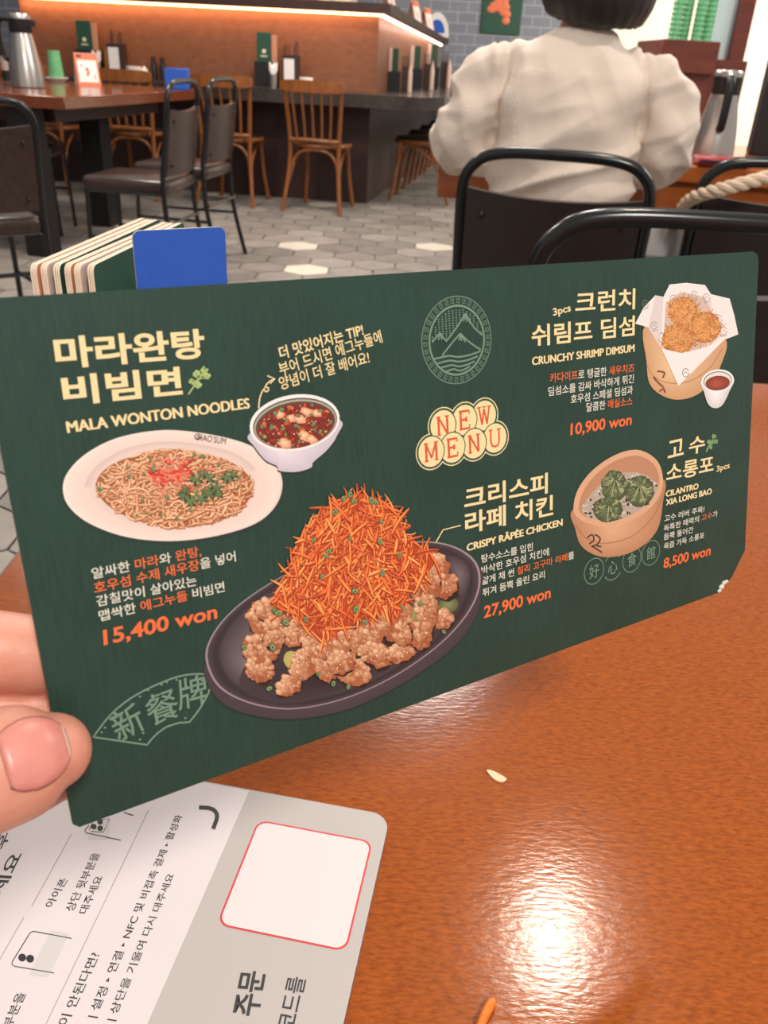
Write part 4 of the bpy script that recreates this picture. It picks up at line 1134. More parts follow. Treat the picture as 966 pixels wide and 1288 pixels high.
def place_chair(t, bx, by, yaw):        # puts the middle of the top rail over bx, by
    c, s = math.cos(yaw), math.sin(yaw)
    t.location = (bx - (.238 * s), by + .238 * c, 0); t.rotation_euler = (0, 0, yaw)
GS = 'black tubular steel chairs'
n0 = steel_chair('black steel chair across our table, its thick rounded rail showing above the menu', M_BACKPANEL, .42, .852)
e1 = aty(674, 300, 1.0); place_chair(n0, e1.x + .215, 1.0, math.radians(-2))
wch = steel_chair('dark leather backed steel chair the person in the white blouse sits on', M_BACKPANEL, .372, .848)
e1 = aty(588, 215, 1.80); e2 = aty(818, 225, 1.72); place_chair(wch, (e1.x + e2.x) / 2, 1.76, math.radians(-12))
rch = dup(wch, (0, 0, 0), 0, 'black steel chair at the right edge with a beige rope hung over it', GS)
e1 = aty(873, 240, 1.88); place_chair(rch, e1.x + .20, 1.86, math.radians(-10))
lch = steel_chair('black steel chair cropped by the left edge, in front of the left table', M_LEATHER, .40, .83)
e1 = aty(40, 130, 2.85); yl = math.radians(38); place_chair(lch, e1.x - .2 * math.cos(yl), 2.85 - .2 * math.sin(yl), yl)
bch = steel_chair('farther of the two brown leather steel chairs at the side of the left table', M_LEATHER, .37, .87, .10)
e1 = aty(297, 110, 4.75); e2 = aty(264, 110, 4.42); place_chair(bch, (e1.x + e2.x) / 2, 4.58, math.radians(80))
ach = dup(bch, (0, 0, 0), 0, 'nearer of the two brown leather steel chairs at the side of the left table', GS)
e1 = aty(250, 110, 4.18); e2 = aty(211, 110, 3.86); place_chair(ach, (e1.x + e2.x) / 2, 4.02, math.radians(83))
fch = dup(bch, (0, 0, 0), 0, 'black steel chair on the far side of the left table, seen between its legs', GS)
e1 = at(62, 188, .46); place_chair(fch, e1.x - .42, e1.y + .05, math.radians(-84))

# ---------------------------------------------------------------- left table
LZ = .755
k0 = aty(80, 122, 4.30); LZ = k0.z
lx = Vector((-.985, .17, 0)); ly = Vector((.17, .985, 0))
lt = thing('dining_table', 'wooden dining table at the far left carrying a steel flask and green cups', 'table', (k0.x, k0.y, 0), math.atan2(.17, .985) * -1)
# local axes: -x runs left, +y runs away
g = G(); g.box((-.62, .82, LZ - .028), (1.24, 1.64, .056), .004); g.build('tabletop', M_WOOD, lt)
for (x, y) in ((-.29, .12), (-.42, 1.02), (-1.12, .12), (-1.12, 1.02)):
    G().box((x, y, (LZ - .056) / 2), (.135, .12, LZ - .056), .004).build('leg', M_DARKLEG, lt)
G().box((-.62, .82, LZ - .095), (.86, 1.2, .08), .004).build('apron', M_DARKBASE, lt)
def onlt(x, y): return at(x, y, LZ)

def flask(label, loc, rz, H_=.29):
    t = thing('vacuum_flask', label, 'flask', loc, rz, 'steel vacuum flasks'); k = H_ / .29
    G().lathe([(r * k, z * k) for r, z in ((.001, 0), (.070, 0), (.074, .004), (.073, .03), (.068, .09), (.058, .15), (.049, .195), (.0455, .215), (.0455, .217))], 32).build('body', M_STEEL, t)
    G().lathe([(r * k, z * k) for r, z in ((.0465, .214), (.048, .218), (.047, .248), (.050, .262), (.050, .268), (.03, .270))], 28).build('collar', M_BLACK, t)
    G().lathe([(r * k, z * k) for r, z in ((.047, .268), (.047, .282), (.042, .288), (.012, .290), (.001, .290))], 28).build('lid', M_STEEL, t)
    g = G(); g.tube([Vector(v) * k for v in spline([(-.044, 0, .262), (-.085, 0, .265), (-.105, 0, .24), (-.106, 0, .18), (-.098, 0, .125), (-.082, 0, .108), (-.070, 0, .112)], 5)], .0095 * k, 10, flat=1.5); g.build('handle', M_BLACK, t)
    g = G(); g.prism([(.040 * k, -.018 * k), (.072 * k, -.006 * k), (.072 * k, .006 * k), (.040 * k, .018 * k)], .240 * k, .264 * k); g.build('spout', M_BLACK, t)
    return t
lf = onlt(36, 110); hL = aty(20, 16, lf.y).z - LZ
flask('steel vacuum flask with black handle on the left table', (lf.x, lf.y, LZ), math.radians(-8), hL)

def plate(label, loc, r=.085):
    o = G().lathe([(.001, 0), (r * .6, 0), (r * .65, .006), (r, .022), (r, .026), (r * .96, .026), (r * .6, .010), (.001, .009)], 28).build('plate', M_WHITE, None); o.location = loc
    return tag(o, label, 'plate')
lp = onlt(72, 103); rp_ = (onlt(93, 107).x - onlt(53, 107).x) / 2 * 1.35
plate('white plate under the green cups on the left table', (lp.x, lp.y, LZ), rp_)
def cup_stack(g_, n, r0, r1, h, step):
    pass
cupw = (onlt(83, 104).x - onlt(57, 104).x) / 2 * 1.3; ch_ = (aty(66, 58, lp.y).z - aty(66, 95, lp.y).z)
for k in range(3):
    H1 = ch_ * .82; z0 = LZ + .010 + k * ch_ * .09
    g = G(); R1 = cupw; R2 = cupw * .80
    prof = [(R1, 0), (R1 * 1.02, .006)]
    prof += [(R1 + (R2 - R1) * q / 12 + (.0012 if q % 2 else 0), .006 + (H1 - .006) * q / 12) for q in range(1, 13)] + [(R2 * .9, H1), (.001, H1)]
    prof = [(.001, 0)] + prof
    g.lathe(prof, 24); o = g.build('cup', M_CUPGREEN, None); o.location = (lp.x, lp.y, z0)
    tag(o, ('lowest', 'middle', 'topmost')[k] + ' of the upturned green cups nested on the white plate', 'cup', 'green cups on the left table')
def tent(label, loc, rz, w, h, name='table_tent', front=M_ORANGE, back=M_PINK, cat='table sign', group=None):
    t = thing(name, label, cat, loc, rz, group)
    d = h * .33
    for (s, m, nm) in ((-1, front, 'front_leaf'), (1, back, 'rear_leaf')):
        g = G(); a = Vector((0, s * d, 0)); tp = Vector((0, 0, h)); nn = Vector((0, .002, 0)) * s
        v = [(-w / 2, a.y, 0), (w / 2, a.y, 0), (w / 2, 0, h), (-w / 2, 0, h)]; v2 = [(x, y - s * .003 - 0.0, z) for x, y, z in v]
        g.add(v + v2, [[0, 1, 2, 3], [7, 6, 5, 4], [0, 4, 5, 1], [1, 5, 6, 2], [2, 6, 7, 3], [3, 7, 4, 0]]); lf_ = g.build(nm, m, t, smooth=False)
        if s == -1:
            g = G(); 
            def fp(u, z): return (u * w, -d * (1 - z) - .0015, z * h)
            v = [fp(-.42, .1), fp(.42, .1), fp(.42, .78), fp(-.42, .78)]; g.add(v, [[0, 1, 2, 3]]); g.build('white_field', M_PAPER, lf_, smooth=False)
            g = G()
            for (u, z, q) in ((-.02, .5, .07), (.02, .42, .06), (-.02, .34, .06), (.28, .3, .04), (.3, .22, .035), (-.25, .6, .04)): 
                pc_ = Vector(fp(u, z)); ell(g, pc_ + Vector((0, -.002, 0)), (q * w, .002, q * h * .8), seg=8, rings=5)
            g.build('food_print', M_ORANGE, lf_)
            g = G(); v = [fp(-.40, .86), fp(-.2, .86), fp(-.2, .93), fp(-.40, .93)]; g.add(v, [[0, 1, 2, 3]]); g.build('heading_print', M_BLACK, lf_, smooth=False)
    return t
tt = onlt(111, 107); tw = (onlt(125, 107).x - onlt(98, 107).x) * 1.75; th_ = aty(100, 66, tt.y).z - LZ
tent('orange and white folded table sign beside the green cups on the left table', (tt.x, tt.y, LZ), math.radians(30), tw, th_)
sb = onlt(9, 103)
t = thing('sauce_bottle', 'clear sauce bottle with black cap cropped at the left edge of the left table', 'bottle', (sb.x, sb.y, LZ))
bh = aty(9, 62, sb.y).z - LZ; br = (onlt(20, 103).x - onlt(0, 103).x) / 2 * .9
G().lathe([(.001, 0), (br, 0), (br, bh * .78), (br * .8, bh * .82), (.001, bh * .82)], 20).build('body', mat('clear_glass', srgb(214, 196, 190), .1, trans=.6), t)
G().lathe([(.001, bh * .005), (br * 1.01, .002), (br * 1.01, bh * .36), (.001, bh * .36)], 20).build('soy_sauce', M_BLACK, t)
G().lathe([(.001, bh * .8), (br * .98, bh * .8), (br * .98, bh), (.001, bh)], 20).build('cap', M_BLACK, t)

# ---------------------------------------------------------------- things on the bar counter
def oncnt(x, y, Y): return Vector((aty(x, y, Y).x, Y, CT))
def caddy(x, Y, pxm, label, lab_menu, rz=0.):   # small black box with green menu in it
    s = 1 / pxm
    t = thing('menu_box', label, 'box', (x, Y, CT), rz)
    g = G(); w, d, h = 26 * s, 20 * s, 26 * s
    for (c, dd) in (((0, 0, .004), (w, d, .008)), ((0, -d / 2, h / 2), (w, .004, h)), ((0, d / 2, h / 2), (w, .004, h)), ((-w / 2, 0, h / 2), (.004, d, h)), ((w / 2, 0, h / 2), (.004, d, h))): g.box(c, dd)
    g.build('box', M_BLACK, t, smooth=False)
    m = thing('menu', lab_menu, 'menu', (x - 3 * s, Y, CT + .01), rz)
    G().box((0, 0, 27 * s), (17 * s, .012, 54 * s), .002).build('cover', M_GREENCOVER, m)
    g = G(); ell(g, (0, -.0062, 35 * s), (2.4 * s, .001, 2.4 * s), seg=10, rings=5); g.box((0, -.0062, 30 * s), (8 * s, .001, 1.4 * s)); g.build('crest', M_CREAM, m)
    G().box((12 * s, .004, 26 * s), (6 * s, .010, 52 * s), .001).build('page', M_SALMON, m)
def chopstick_case(x, Y, pxm, label, rz=0.):
    s = 1 / pxm
    t = thing('chopstick_case', label, 'chopstick case', (x, Y, CT), rz)
    g = G(); w, d, h = 19 * s, 12 * s, 34 * s
    for (c, dd) in (((0, 0, .004), (w, d, .008)), ((0, -d / 2, h / 2), (w, .004, h)), ((0, d / 2, h / 2), (w, .004, h)), ((-w / 2, 0, h / 2), (.004, d, h)), ((w / 2, 0, h / 2), (.004, d, h))): g.box(c, dd)
    g.build('case', M_DARKBASE, t, smooth=False)
    G().box((-2 * s, -d / 2 - .003, h * .46), (12 * s, .003, h * .86)).build('paper_label', M_PAPER, t, smooth=False)
    for k in range(6):
        a = random.uniform(-.06, .06); xx = (-7 + 2.8 * k) * s
        G().tube([(xx, 0, .02), (xx + a * .2, random.uniform(-.01, .01), h + random.uniform(9, 15) * s)], .0035, 6).build('chopstick', M_DARKBASE, t)
def small(name, label, cat, prof, m, loc, group=None, seg=20):
    o = G().lathe(prof, seg).build(name, m, None); o.location = loc; return tag(o, label, cat, group)
def bowl(label, loc, s):
    small('bowl', label, 'bowl', [(.001, 0), (6 * s, 0), (8.4 * s, 6 * s), (9 * s, 12 * s), (8.4 * s, 12 * s), (5.5 * s, 2 * s), (.001, 2 * s)], M_WHITE, loc)
def napkins(label, loc, s):
    t = thing('napkin_holder', label, 'napkin holder', loc)
    G().lathe([(.001, 0), (4 * s, 0), (4 * s, 14 * s), (.001, 14 * s)], 16).build('cup', M_BLACK if False else M_STEEL, t)
    g = G()
    for k in range(4):
        a = k * 1.3; g.tube([(0, 0, 12 * s), (2 * s * math.cos(a), 2 * s * math.sin(a), 19 * s), (5 * s * math.cos(a), 3 * s * math.sin(a), 26 * s)], [2.4 * s, 3.4 * s, .6 * s], 8)
    g.build('napkins', M_PAPER, t)
def sauce(label, loc, s, h=23, group='dark sauce bottles on the bar'):
    t = thing('sauce_bottle', label, 'bottle', loc, 0, group)
    G().lathe([(.001, 0), (3.6 * s, 0), (3.6 * s, h * .6 * s), (2.2 * s, h * .74 * s), (2.0 * s, h * .8 * s), (.001, h * .8 * s)], 14).build('body', M_BLACK, t)
    G().lathe([(.001, h * .78 * s), (2.8 * s, h * .78 * s), (2.8 * s, h * s), (.001, h * s)], 14).build('cap', M_DARKBASE, t)
Y1 = B0.y + .13; PM = 158.
def cx_(px, Y): return aty(px, 100, Y).x
caddy(cx_(336, Y1) , Y1, PM, 'black box holding a menu on the bar, at the centre of the wooden panel', 'green menu standing in the box at the centre of the bar')
napkins('folded napkins in a small cup beside the box at the centre of the bar', (cx_(344, Y1 - .12), Y1 - .14, CT), 1 / PM)
chopstick_case(cx_(367, Y1), Y1 - .02, PM, 'chopstick case with a white label at the centre of the bar')
bowl('small white bowl right of the chopstick case at the bar centre', (cx_(385, Y1), Y1 - .02, CT), 1 / PM)
o = G().box((0, 0, .004), (.28, .16, .008), .003).build('tray', M_CREAM, None); o.location = (cx_(408, Y1), Y1 - .10, CT); tag(o, 'flat cream tray on the bar counter right of the small white bowl', 'tray')
Y2 = B0.y + .40; PM2 = 150.
caddy(cx_(115, Y2), Y2, PM2, 'black box holding a menu on the bar behind the orange table sign', 'green menu standing in the box behind the orange table sign')
napkins('folded napkins standing on the bar above the left table', (cx_(131, Y2), Y2 - .13, CT), 1 / PM2)
small('sauce_bottle', 'yellow sauce bottle beside the napkins on the bar above the left table', 'bottle', [(.001, 0), (3 / PM2, 0), (3 / PM2, 20 / PM2), (1.6 / PM2, 25 / PM2), (.001, 30 / PM2)], M_GOLD, (cx_(137, Y2), Y2, CT))
chopstick_case(cx_(151, Y2), Y2 - .02, PM2, 'chopstick case with a white label on the bar above the left table')
bowl('small white bowl beside the left chopstick case on the bar', (cx_(171, Y2), Y2 - .03, CT), 1 / PM2)
small('jar', 'tiny white lidded jar between the white bowl and dark bottles on the bar', 'jar', [(.001, 0), (4 / PM2, 0), (4.4 / PM2, 6 / PM2), (4 / PM2, 9 / PM2), (2 / PM2, 11 / PM2), (.001, 13 / PM2)], M_WHITE, (cx_(184, Y2), Y2 - .03, CT))
sauce('left of the two dark sauce bottles on the bar beyond the left table', (cx_(196, Y2), Y2 - .03, CT), 1 / PM2)
sauce('right of the two dark sauce bottles on the bar beyond the left table', (cx_(207, Y2), Y2 - .03, CT), 1 / PM2)
# blue card standing at the counter edge behind the black chairs
Y3 = 5.75; bc_ = aty(224, 118, Y3)
t = thing('menu', 'small blue card standing on the left table behind the black chair rail', 'menu', (bc_.x, Y3, LZ + .0))
bw = aty(240, 95, Y3).x - aty(209, 95, Y3).x
G().box((0, 0, (aty(224, 86, Y3).z - LZ) / 2), (bw, .012, aty(224, 86, Y3).z - LZ), .004).build('cover', M_BLUE, t)
# groups along the side of the bar
for k, (px, Y, nm) in enumerate(((497, B0.y + .75, 'nearest'), (524, B0.y + 1.75, 'middle'), (545, B0.y + 2.75, 'farthest'))):
    s = 1 / (1040 / (Y * .96)); x = aty(px, 108, Y).x
    sfx = nm + ' group along the side of the bar'
    t = thing('menu_box', 'black box in the ' + sfx, 'box', (x - 2 * s, Y, CT))
    w, d, h = 15 * s, 15 * s, 20 * s; g = G()
    for (c, dd) in (((0, 0, .004), (w, d, .008)), ((0, -d / 2, h / 2), (w, .004, h)), ((0, d / 2, h / 2), (w, .004, h)), ((-w / 2, 0, h / 2), (.004, d, h)), ((w / 2, 0, h / 2), (.004, d, h))): g.box(c, dd)
    g.build('box', M_BLACK, t, smooth=False)
    m = thing('menu', 'green menu standing in the ' + sfx, 'menu', (x - 1 * s, Y, CT + .01)); G().box((0, 0, 21 * s), (7 * s, .012, 42 * s), .002).build('cover', M_GREENCOVER, m)
    m = thing('menu', 'pale menu standing in the ' + sfx, 'menu', (x - 7 * s, Y, CT + .01)); G().box((0, 0, 21 * s), (4 * s, .012, 42 * s), .002).build('cover', M_PINK, m)
    m = thing('chopstick_case', 'dark chopstick case in the ' + sfx, 'chopstick case', (x + 11 * s, Y, CT))
    G().box((0, 0, 13 * s), (8 * s, 8 * s, 26 * s), .003).build('case', M_DARKBASE, m)
    for q in range(4): G().tube([((-3 + 2 * q) * s, 0, 20 * s), ((-4 + 2.6 * q) * s, 0, 36 * s)], .5 * s, 6).build('chopstick', M_DARKBASE, m)
    small('sauce_bottle', 'pale capped bottle at the right of the ' + sfx, 'bottle', [(.001, 0), (2.4 * s, 0), (2.4 * s, 20 * s), (1.4 * s, 24 * s), (.001, 30 * s)], M_PINK, (x + 17 * s, Y - .05, CT))
# things standing on the ledge
Yl = pt.y + .02
def ledz(Y): 
    k = max(0, (Y - pt.y) / (pe.y - pt.y)); return ztop + .075 + (zend + .06 - ztop - .075) * k
for k, (px, py, Y, lab) in enumerate(((488, 12, pt.y + .8, 'nearest'), (520, 31, pt.y + 2.0, 'second'), (535, 42, pt.y + 2.9, 'third'))):
    x = aty(px, py, Y).x; s = Y * .96 / 1040; kk = (Y - pt.y) / (pe.y - pt.y)
    tent(lab + ' folded orange sign on the ledge along the side of the bar', (x, Y, ledz(Y)), math.radians(60), 16 * s, 24 * s, group='folded signs on the ledge')
Y = pt.y + 3.5; s = Y * .96 / 1040; q = aty(549, 42, Y)
t = thing('wall_plaque', 'blue and white round topped plaque at the far end of the ledge', 'sign', (q.x, Y, ledz(Y)))
g = G(); g.prism([(14 * s * math.cos(a), 24 * s * math.sin(a)) for a in [math.pi * k / 12 for k in range(13)]], 0, .02, Matrix.Rotation(math.pi / 2, 4, 'X')); g.build('board', M_WHITE, t, smooth=False)
g = G(); g.prism([(9 * s * math.cos(a), 4 * s + 13 * s * math.sin(a)) for a in [math.pi * k / 12 for k in range(13)]], .021, .024, Matrix.Rotation(math.pi / 2, 4, 'X')); g.build('emblem', M_BLUE, t, smooth=False)
for k, (x0, x1, m, lab, nm) in enumerate(((402, 420, M_CREAM, 'beige carton left of its neighbour on the corner of the ledge', 'carton'), (421, 446, M_CREAM, 'beige carton nearest the corner of the ledge', 'carton'), (348, 392, M_ORANGE, 'long orange and cream box lying on the ledge above the bar', 'carton'), (322, 334, M_BLUE, 'blue box on the ledge left of the long orange box', 'carton'))):
    Yb = pt.y + .12; a = aty(x0, 5, Yb); b2 = aty(x1, 5, Yb); zt = ztop + .075
    t = thing(nm, lab, 'box', ((a.x + b2.x) / 2, Yb + .02, zt), yaw)
    G().box((0, 0, .09), (b2.x - a.x, .16, .18), .004).build('body', m, t); G().box((0, -.081, .09), ((b2.x - a.x) * .7, .003, .12)).build('label_panel', M_PAPER if m != M_CREAM else M_WOOD, t, smooth=False)

# ================================================================ person's table on the right
WZ = .775
w0 = aty(543, 185, 2.45); WZ = w0.z
wl = thing('dining_table', 'reddish wooden table the person in white sits at', 'table', (w0.x, 2.45, 0), math.radians(-9))
G().box((.80, .45, WZ - .022), (1.60, .90, .044), .004).build('tabletop', M_WOOD2, wl)
ap = WZ - aty(560, 249, 2.47).z
G().box((.80, .45, WZ - .044 - (ap - .044) / 2), (1.56, .84, ap - .044), .003).build('apron', M_WOOD2, wl)
for x in (.5, 1.2): G().box((x, .45, (WZ - ap) / 2), (.08, .5, WZ - ap), .003).build('leg', M_DARKLEG, wl)
def onw(x, y): return at(x, y, WZ)
fl = onw(893, 203); hR = aty(926, 88, fl.y).z - WZ
flask('steel vacuum flask on the table to the right of the person in white', (fl.x, fl.y, WZ), math.radians(78), hR)
pp = onw(868, 197)
t = thing('paper_sheet', 'white folded paper on the table between the person in white and the flask', 'paper', (pp.x, pp.y, WZ), math.radians(8))
g = G(); g.box((0, .16, .003), (.26, .32, .006), .001); g.build('lower_leaf', M_PAPER, t); g = G(); g.add([(-.13, .16, .006), (.13, .16, .006), (.13, .30, .10), (-.13, .30, .10), (-.13, .165, .009), (.13, .165, .009), (.13, .304, .103), (-.13, .304, .103)], [[0, 1, 2, 3], [7, 6, 5, 4], [0, 4, 5, 1], [1, 5, 6, 2], [2, 6, 7, 3], [3, 7, 4, 0]]); g.build('raised_leaf', M_PAPER, t, smooth=False)
rw = onw(905, 209)
t = thing('wallet', 'red wallet lying in front of the steel flask on the right table', 'wallet', (rw.x, rw.y, WZ), math.radians(-6))
G().box((0, 0, .012), (.13, .085, .022), .006).build('body', mat('red_leather', srgb(150, 44, 52), .4), t); G().box((0, -.044, .012), (.12, .003, .006)).build('zip', M_BLACK, t)
# dark menu stand at the right edge
ms = onw(952, 196)
t = thing('menu_stand', 'tall black menu stand at the right edge behind the flask', 'menu stand', (ms.x + .02, ms.y + .05, WZ), math.radians(-14))
G().box((0, 0, .14), (.06, .10, .28), .004).build('folder', M_BLACK, t); G().box((.055, .01, .12), (.04, .09, .24), .004).build('page', M_CREAM, t); G().box((.10, 0, .13), (.03, .10, .26), .003).build('rear_folder', M_BLACK, t)

# ---------------------------------------------------------------- cabinet with cups, glass screen
cY = 4.6; ca = aty(834, 49, cY); cb = aty(903, 56, cY); cc = aty(932, 76, cY)
zt = ca.z; zr = aty(905, 75, cY).z
cab = thing('cabinet', 'red-brown wooden service cabinet behind the flask with green cups on top', 'cabinet', (0, 0, 0))
G().box(((ca.x + cb.x) / 2, cY + .25, zt / 2), (cb.x - ca.x, .5, zt), .004).build('body', M_REDWOOD, cab)
G().box(((ca.x + cb.x) / 2, cY - .012, zt - .07), (cb.x - ca.x + .01, .03, .14), .003).build('top_rail', M_REDWOOD, cab)
G().box(((cc.x + cb.x) / 2 + .02, cY + .25, zr / 2), (cc.x - cb.x + .04, .48, zr), .004).build('side_unit', M_REDWOOD, cab)
G().box(((ca.x + cb.x) / 2, cY - .006, zt * .45), (.006, .012, zt * .7)).build('door_gap', M_DARKBASE, cab)
scr = thing('glass_screen', 'frosted glass screen in a red-brown frame beside the green cups', 'screen', (0, 0, 0))
ga = aty(902, 68, cY + .1); gb = aty(918, 70, cY + .1)
G().box((gb.x + .03, cY + .13, 1.0), (.075, .09, 2.0), .004).build('post', M_REDWOOD, scr)
G().box(((ga.x + gb.x) / 2 - .02, cY + .13, zr + .42), (gb.x - ga.x + .08, .012, .84)).build('pane', mat('frosted_glass', srgb(206, 226, 232), .25, trans=.5), scr, smooth=False)
G().box(((ga.x + gb.x) / 2 - .02, cY + .13, zr + .86), (gb.x - ga.x + .08, .05, .05), .003).build('head_rail', M_REDWOOD, scr)
kx = (cb.x - ca.x) / 69.
for k in range(4):
    x = ca.x + (19 + 14.5 * k) * kx
    for j in range(9):
        g = G(); r = 6.6 * kx; h = 11 * kx
        g.lathe([(.001, 0), (r, 0), (r * 1.08, .002), (r * 1.08, .006), (r, .008), (r * .82, h), (.001, h)], 16)
        o = g.build('cup', M_CUPGREEN, None); o.location = (x, cY + .10 + .03 * (k % 2), zt + j * 5.6 * kx)
        tag(o, 'green plastic cup in one of the tall nested stacks on the red-brown cabinet', 'cup', 'green cups stacked on the cabinet')

# ---------------------------------------------------------------- rope strap on the right chair
g = G()
rp = [aty(848, 285, 2.0), aty(858, 262, 1.95), aty(872, 249, 1.86), aty(900, 240, 1.80), aty(935, 231, 1.78), aty(975, 222, 1.80), aty(1010, 230, 1.84)]
ctr = spline(rp, 10)
for ph in (0, 2.09, 4.19):
    pts = []
    for i, p_ in enumerate(ctr):
        tdir = (ctr[min(i + 1, len(ctr) - 1)] - ctr[max(i - 1, 0)]).normalized(); n1_ = tdir.cross(Vector((0, 0, 1))).normalized(); n2_ = tdir.cross(n1_)
        a = ph + i * .55; pts.append(p_ + n1_ * (.007 * math.cos(a)) + n2_ * (.007 * math.sin(a)))
    g.tube(pts, .0078, 8)
o = g.build('rope_strap', mat('beige_rope', srgb(214, 190, 164), .8), None)
tag(o, 'thick beige braided rope strap slung over the chair at the right edge', 'strap')
bgp = aty(842, 262, 2.05)
t = thing('shoulder_bag', 'light grey bag resting on the chair at the right edge, beside the person in white', 'bag', (bgp.x, 2.06, .482), math.radians(-10))
g = G(); prof = rounded(.17, .115, .045, 6); n = len(prof)
v = []
for k, (z, s_) in enumerate(((0, .96), (.02, 1.0), (.12, 1.0), (.20, .92), (.235, .80))):
    v += [((x - .085) * s_, (y - .0575) * s_, z) for x, y in prof]
f = [list(range(n))[::-1], [4 * n + i for i in range(n)]]
for k in range(4):
    for i in range(n): f.append([k * n + i, k * n + (i + 1) % n, (k + 1) * n + (i + 1) % n, (k + 1) * n + i])
g.add(v, f); g.build('body', mat('grey_canvas', srgb(176, 172, 170), .8), t)
G().box((-.01, -.060, .085), (.11, .012, .12), .005).build('pocket', mat('dark_grey_canvas', srgb(96, 94, 98), .8), t)
# ================================================================ seated person in a white blouse (seen from behind)
PXc = .362; PYc = 2.06
person = thing('person', 'person with a dark bob in a white blouse, seated with back to the camera', 'person', (PXc, PYc, 0), math.radians(-4))
body = G()
def limb(g, pts, rs, seg=16):
    path = spline(pts, 6); rr = [v.x for v in spline([Vector((r, 0, 0)) for r in rs], 6)]
    g.tube(path, rr, seg); ell(g, path[0], (rr[0],) * 3, seg=12, rings=8); ell(g, path[-1], (rr[-1],) * 3, seg=12, rings=8)
def torso(g, secs, seg=24):
    vs = []; fs = []
    for (cx, cy, z, rx, ry) in secs:
        for k in range(seg):
            a = 2 * math.pi * k / seg; vs.append((cx + rx * math.cos(a), cy + ry * math.sin(a), z))
    n = len(secs)
    for i in range(n - 1):
        for k in range(seg):
            l = (k + 1) % seg; fs.append([i * seg + k, i * seg + l, (i + 1) * seg + l, (i + 1) * seg + k])
    fs.append(list(range(seg))[::-1]); fs.append([(n - 1) * seg + k for k in range(seg)])
    g.add(vs, fs)
torso(body, [(0, 0, .49, .15, .11), (0, 0, .58, .155, .115), (0, 0, .70, .125, .095), (0, .01, .82, .14, .10), (0, .02, .93, .155, .10), (0, .02, 1.0, .14, .085), (.008, .02, 1.05, .06, .055), (.02, .03, 1.13, .050, .052)])
ell(body, (.03, .05, 1.245), (.075, .095, .115)); ell(body, (.03, .075, 1.20), (.058, .075, .07))
ell(body, (.03, .148, 1.235), (.012, .018, .022)); ell(body, (-.048, .05, 1.235), (.010, .018, .028)); ell(body, (.108, .05, 1.235), (.010, .018, .028))
ell(body, (.03, .137, 1.188), (.022, .012, .008))
for s in (-1, 1):
    limb(body, [(s * .15, .02, .985), (s * .215, .02, .87), (s * .23, .04, .845)], [.045, .042, .036])
    limb(body, [(s * .23, .04, .845), (s * .20, .22, .835), (s * .13, .36, .835)], [.036, .031, .024])
    ell(body, (s * .115, .39, .838), (.040, .05, .018))
    for f_ in range(4): limb(body, [(s * (.085 + .02 * f_), .42, .838), (s * (.07 + .02 * f_), .47 + .006 * (f_ in (1, 2)), .835), (s * (.062 + .019 * f_), .50 + .008 * (f_ in (1, 2)), .824)], [.0095, .0085, .007], 8)
    limb(body, [(s * .09, .37, .84), (s * .065, .40, .842), (s * .052, .43, .836)], [.011, .010, .008], 8)
    limb(body, [(s * .09, .0, .52), (s * .10, .22, .525), (s * .11, .42, .50)], [.08, .075, .055])
    limb(body, [(s * .11, .42, .50), (s * .115, .43, .28), (s * .12, .40, .08)], [.053, .050, .034])
    limb(body, [(s * .12, .39, .045), (s * .125, .50, .035), (s * .125, .56, .028)], [.036, .032, .024])
bm_ = remeshed(body, .008, 3); bo = bm_.build('body', M_SKIN, person)
for s in (-1, 1):
    g = G(); ell(g, (.03 + s * .030, .136, 1.248), (.014, .008, .009), seg=12, rings=8); g.build('eye', M_WHITE, person)
# hair: a chin-length bob
hair = G(); ell(hair, (.03, .04, 1.275), (.098, .115, .110), seg=24, rings=14)
for k in range(46):
    a = math.radians(165 + 210 * k / 45)
    x, y = .092 * math.cos(a), .100 * math.sin(a)
    zb = 1.112 - .020 * math.cos(a - 5.0) + .004 * math.sin(k * 2.1)
    limb(hair, [(.03 + x * .9, .04 + y * .9, 1.31), (.03 + x * 1.12, .04 + y * 1.08, 1.22), (.03 + x * 1.14, .04 + y * 1.06, zb + .04), (.03 + x * 1.04, .04 + y * .96, zb)], [.024, .024, .022, .014], 8)
hm = remeshed(hair, .006, 4)
M_HAIR = mat('dark_hair', srgb(44, 34, 32), .45, var=srgb(28, 22, 22), scale=(160, 160, 4), bump=.4, bscale=(260, 260, 5))
ho = hm.build('hair', M_HAIR, person); ho['label'] = 'dark brown chin-length bob'
# trousers
tr = G(); torso(tr, [(0, 0, .485, .16, .12), (0, 0, .60, .163, .122), (0, 0, .66, .145, .11)])
for s in (-1, 1):
    limb(tr, [(s * .09, .0, .525), (s * .10, .22, .53), (s * .11, .43, .505)], [.090, .085, .066]); limb(tr, [(s * .11, .43, .50), (s * .115, .435, .28), (s * .12, .41, .10)], [.064, .060, .052])
remeshed(tr, .009, 3).build('trousers', mat('dark_trousers', srgb(52, 52, 60), .8), person)
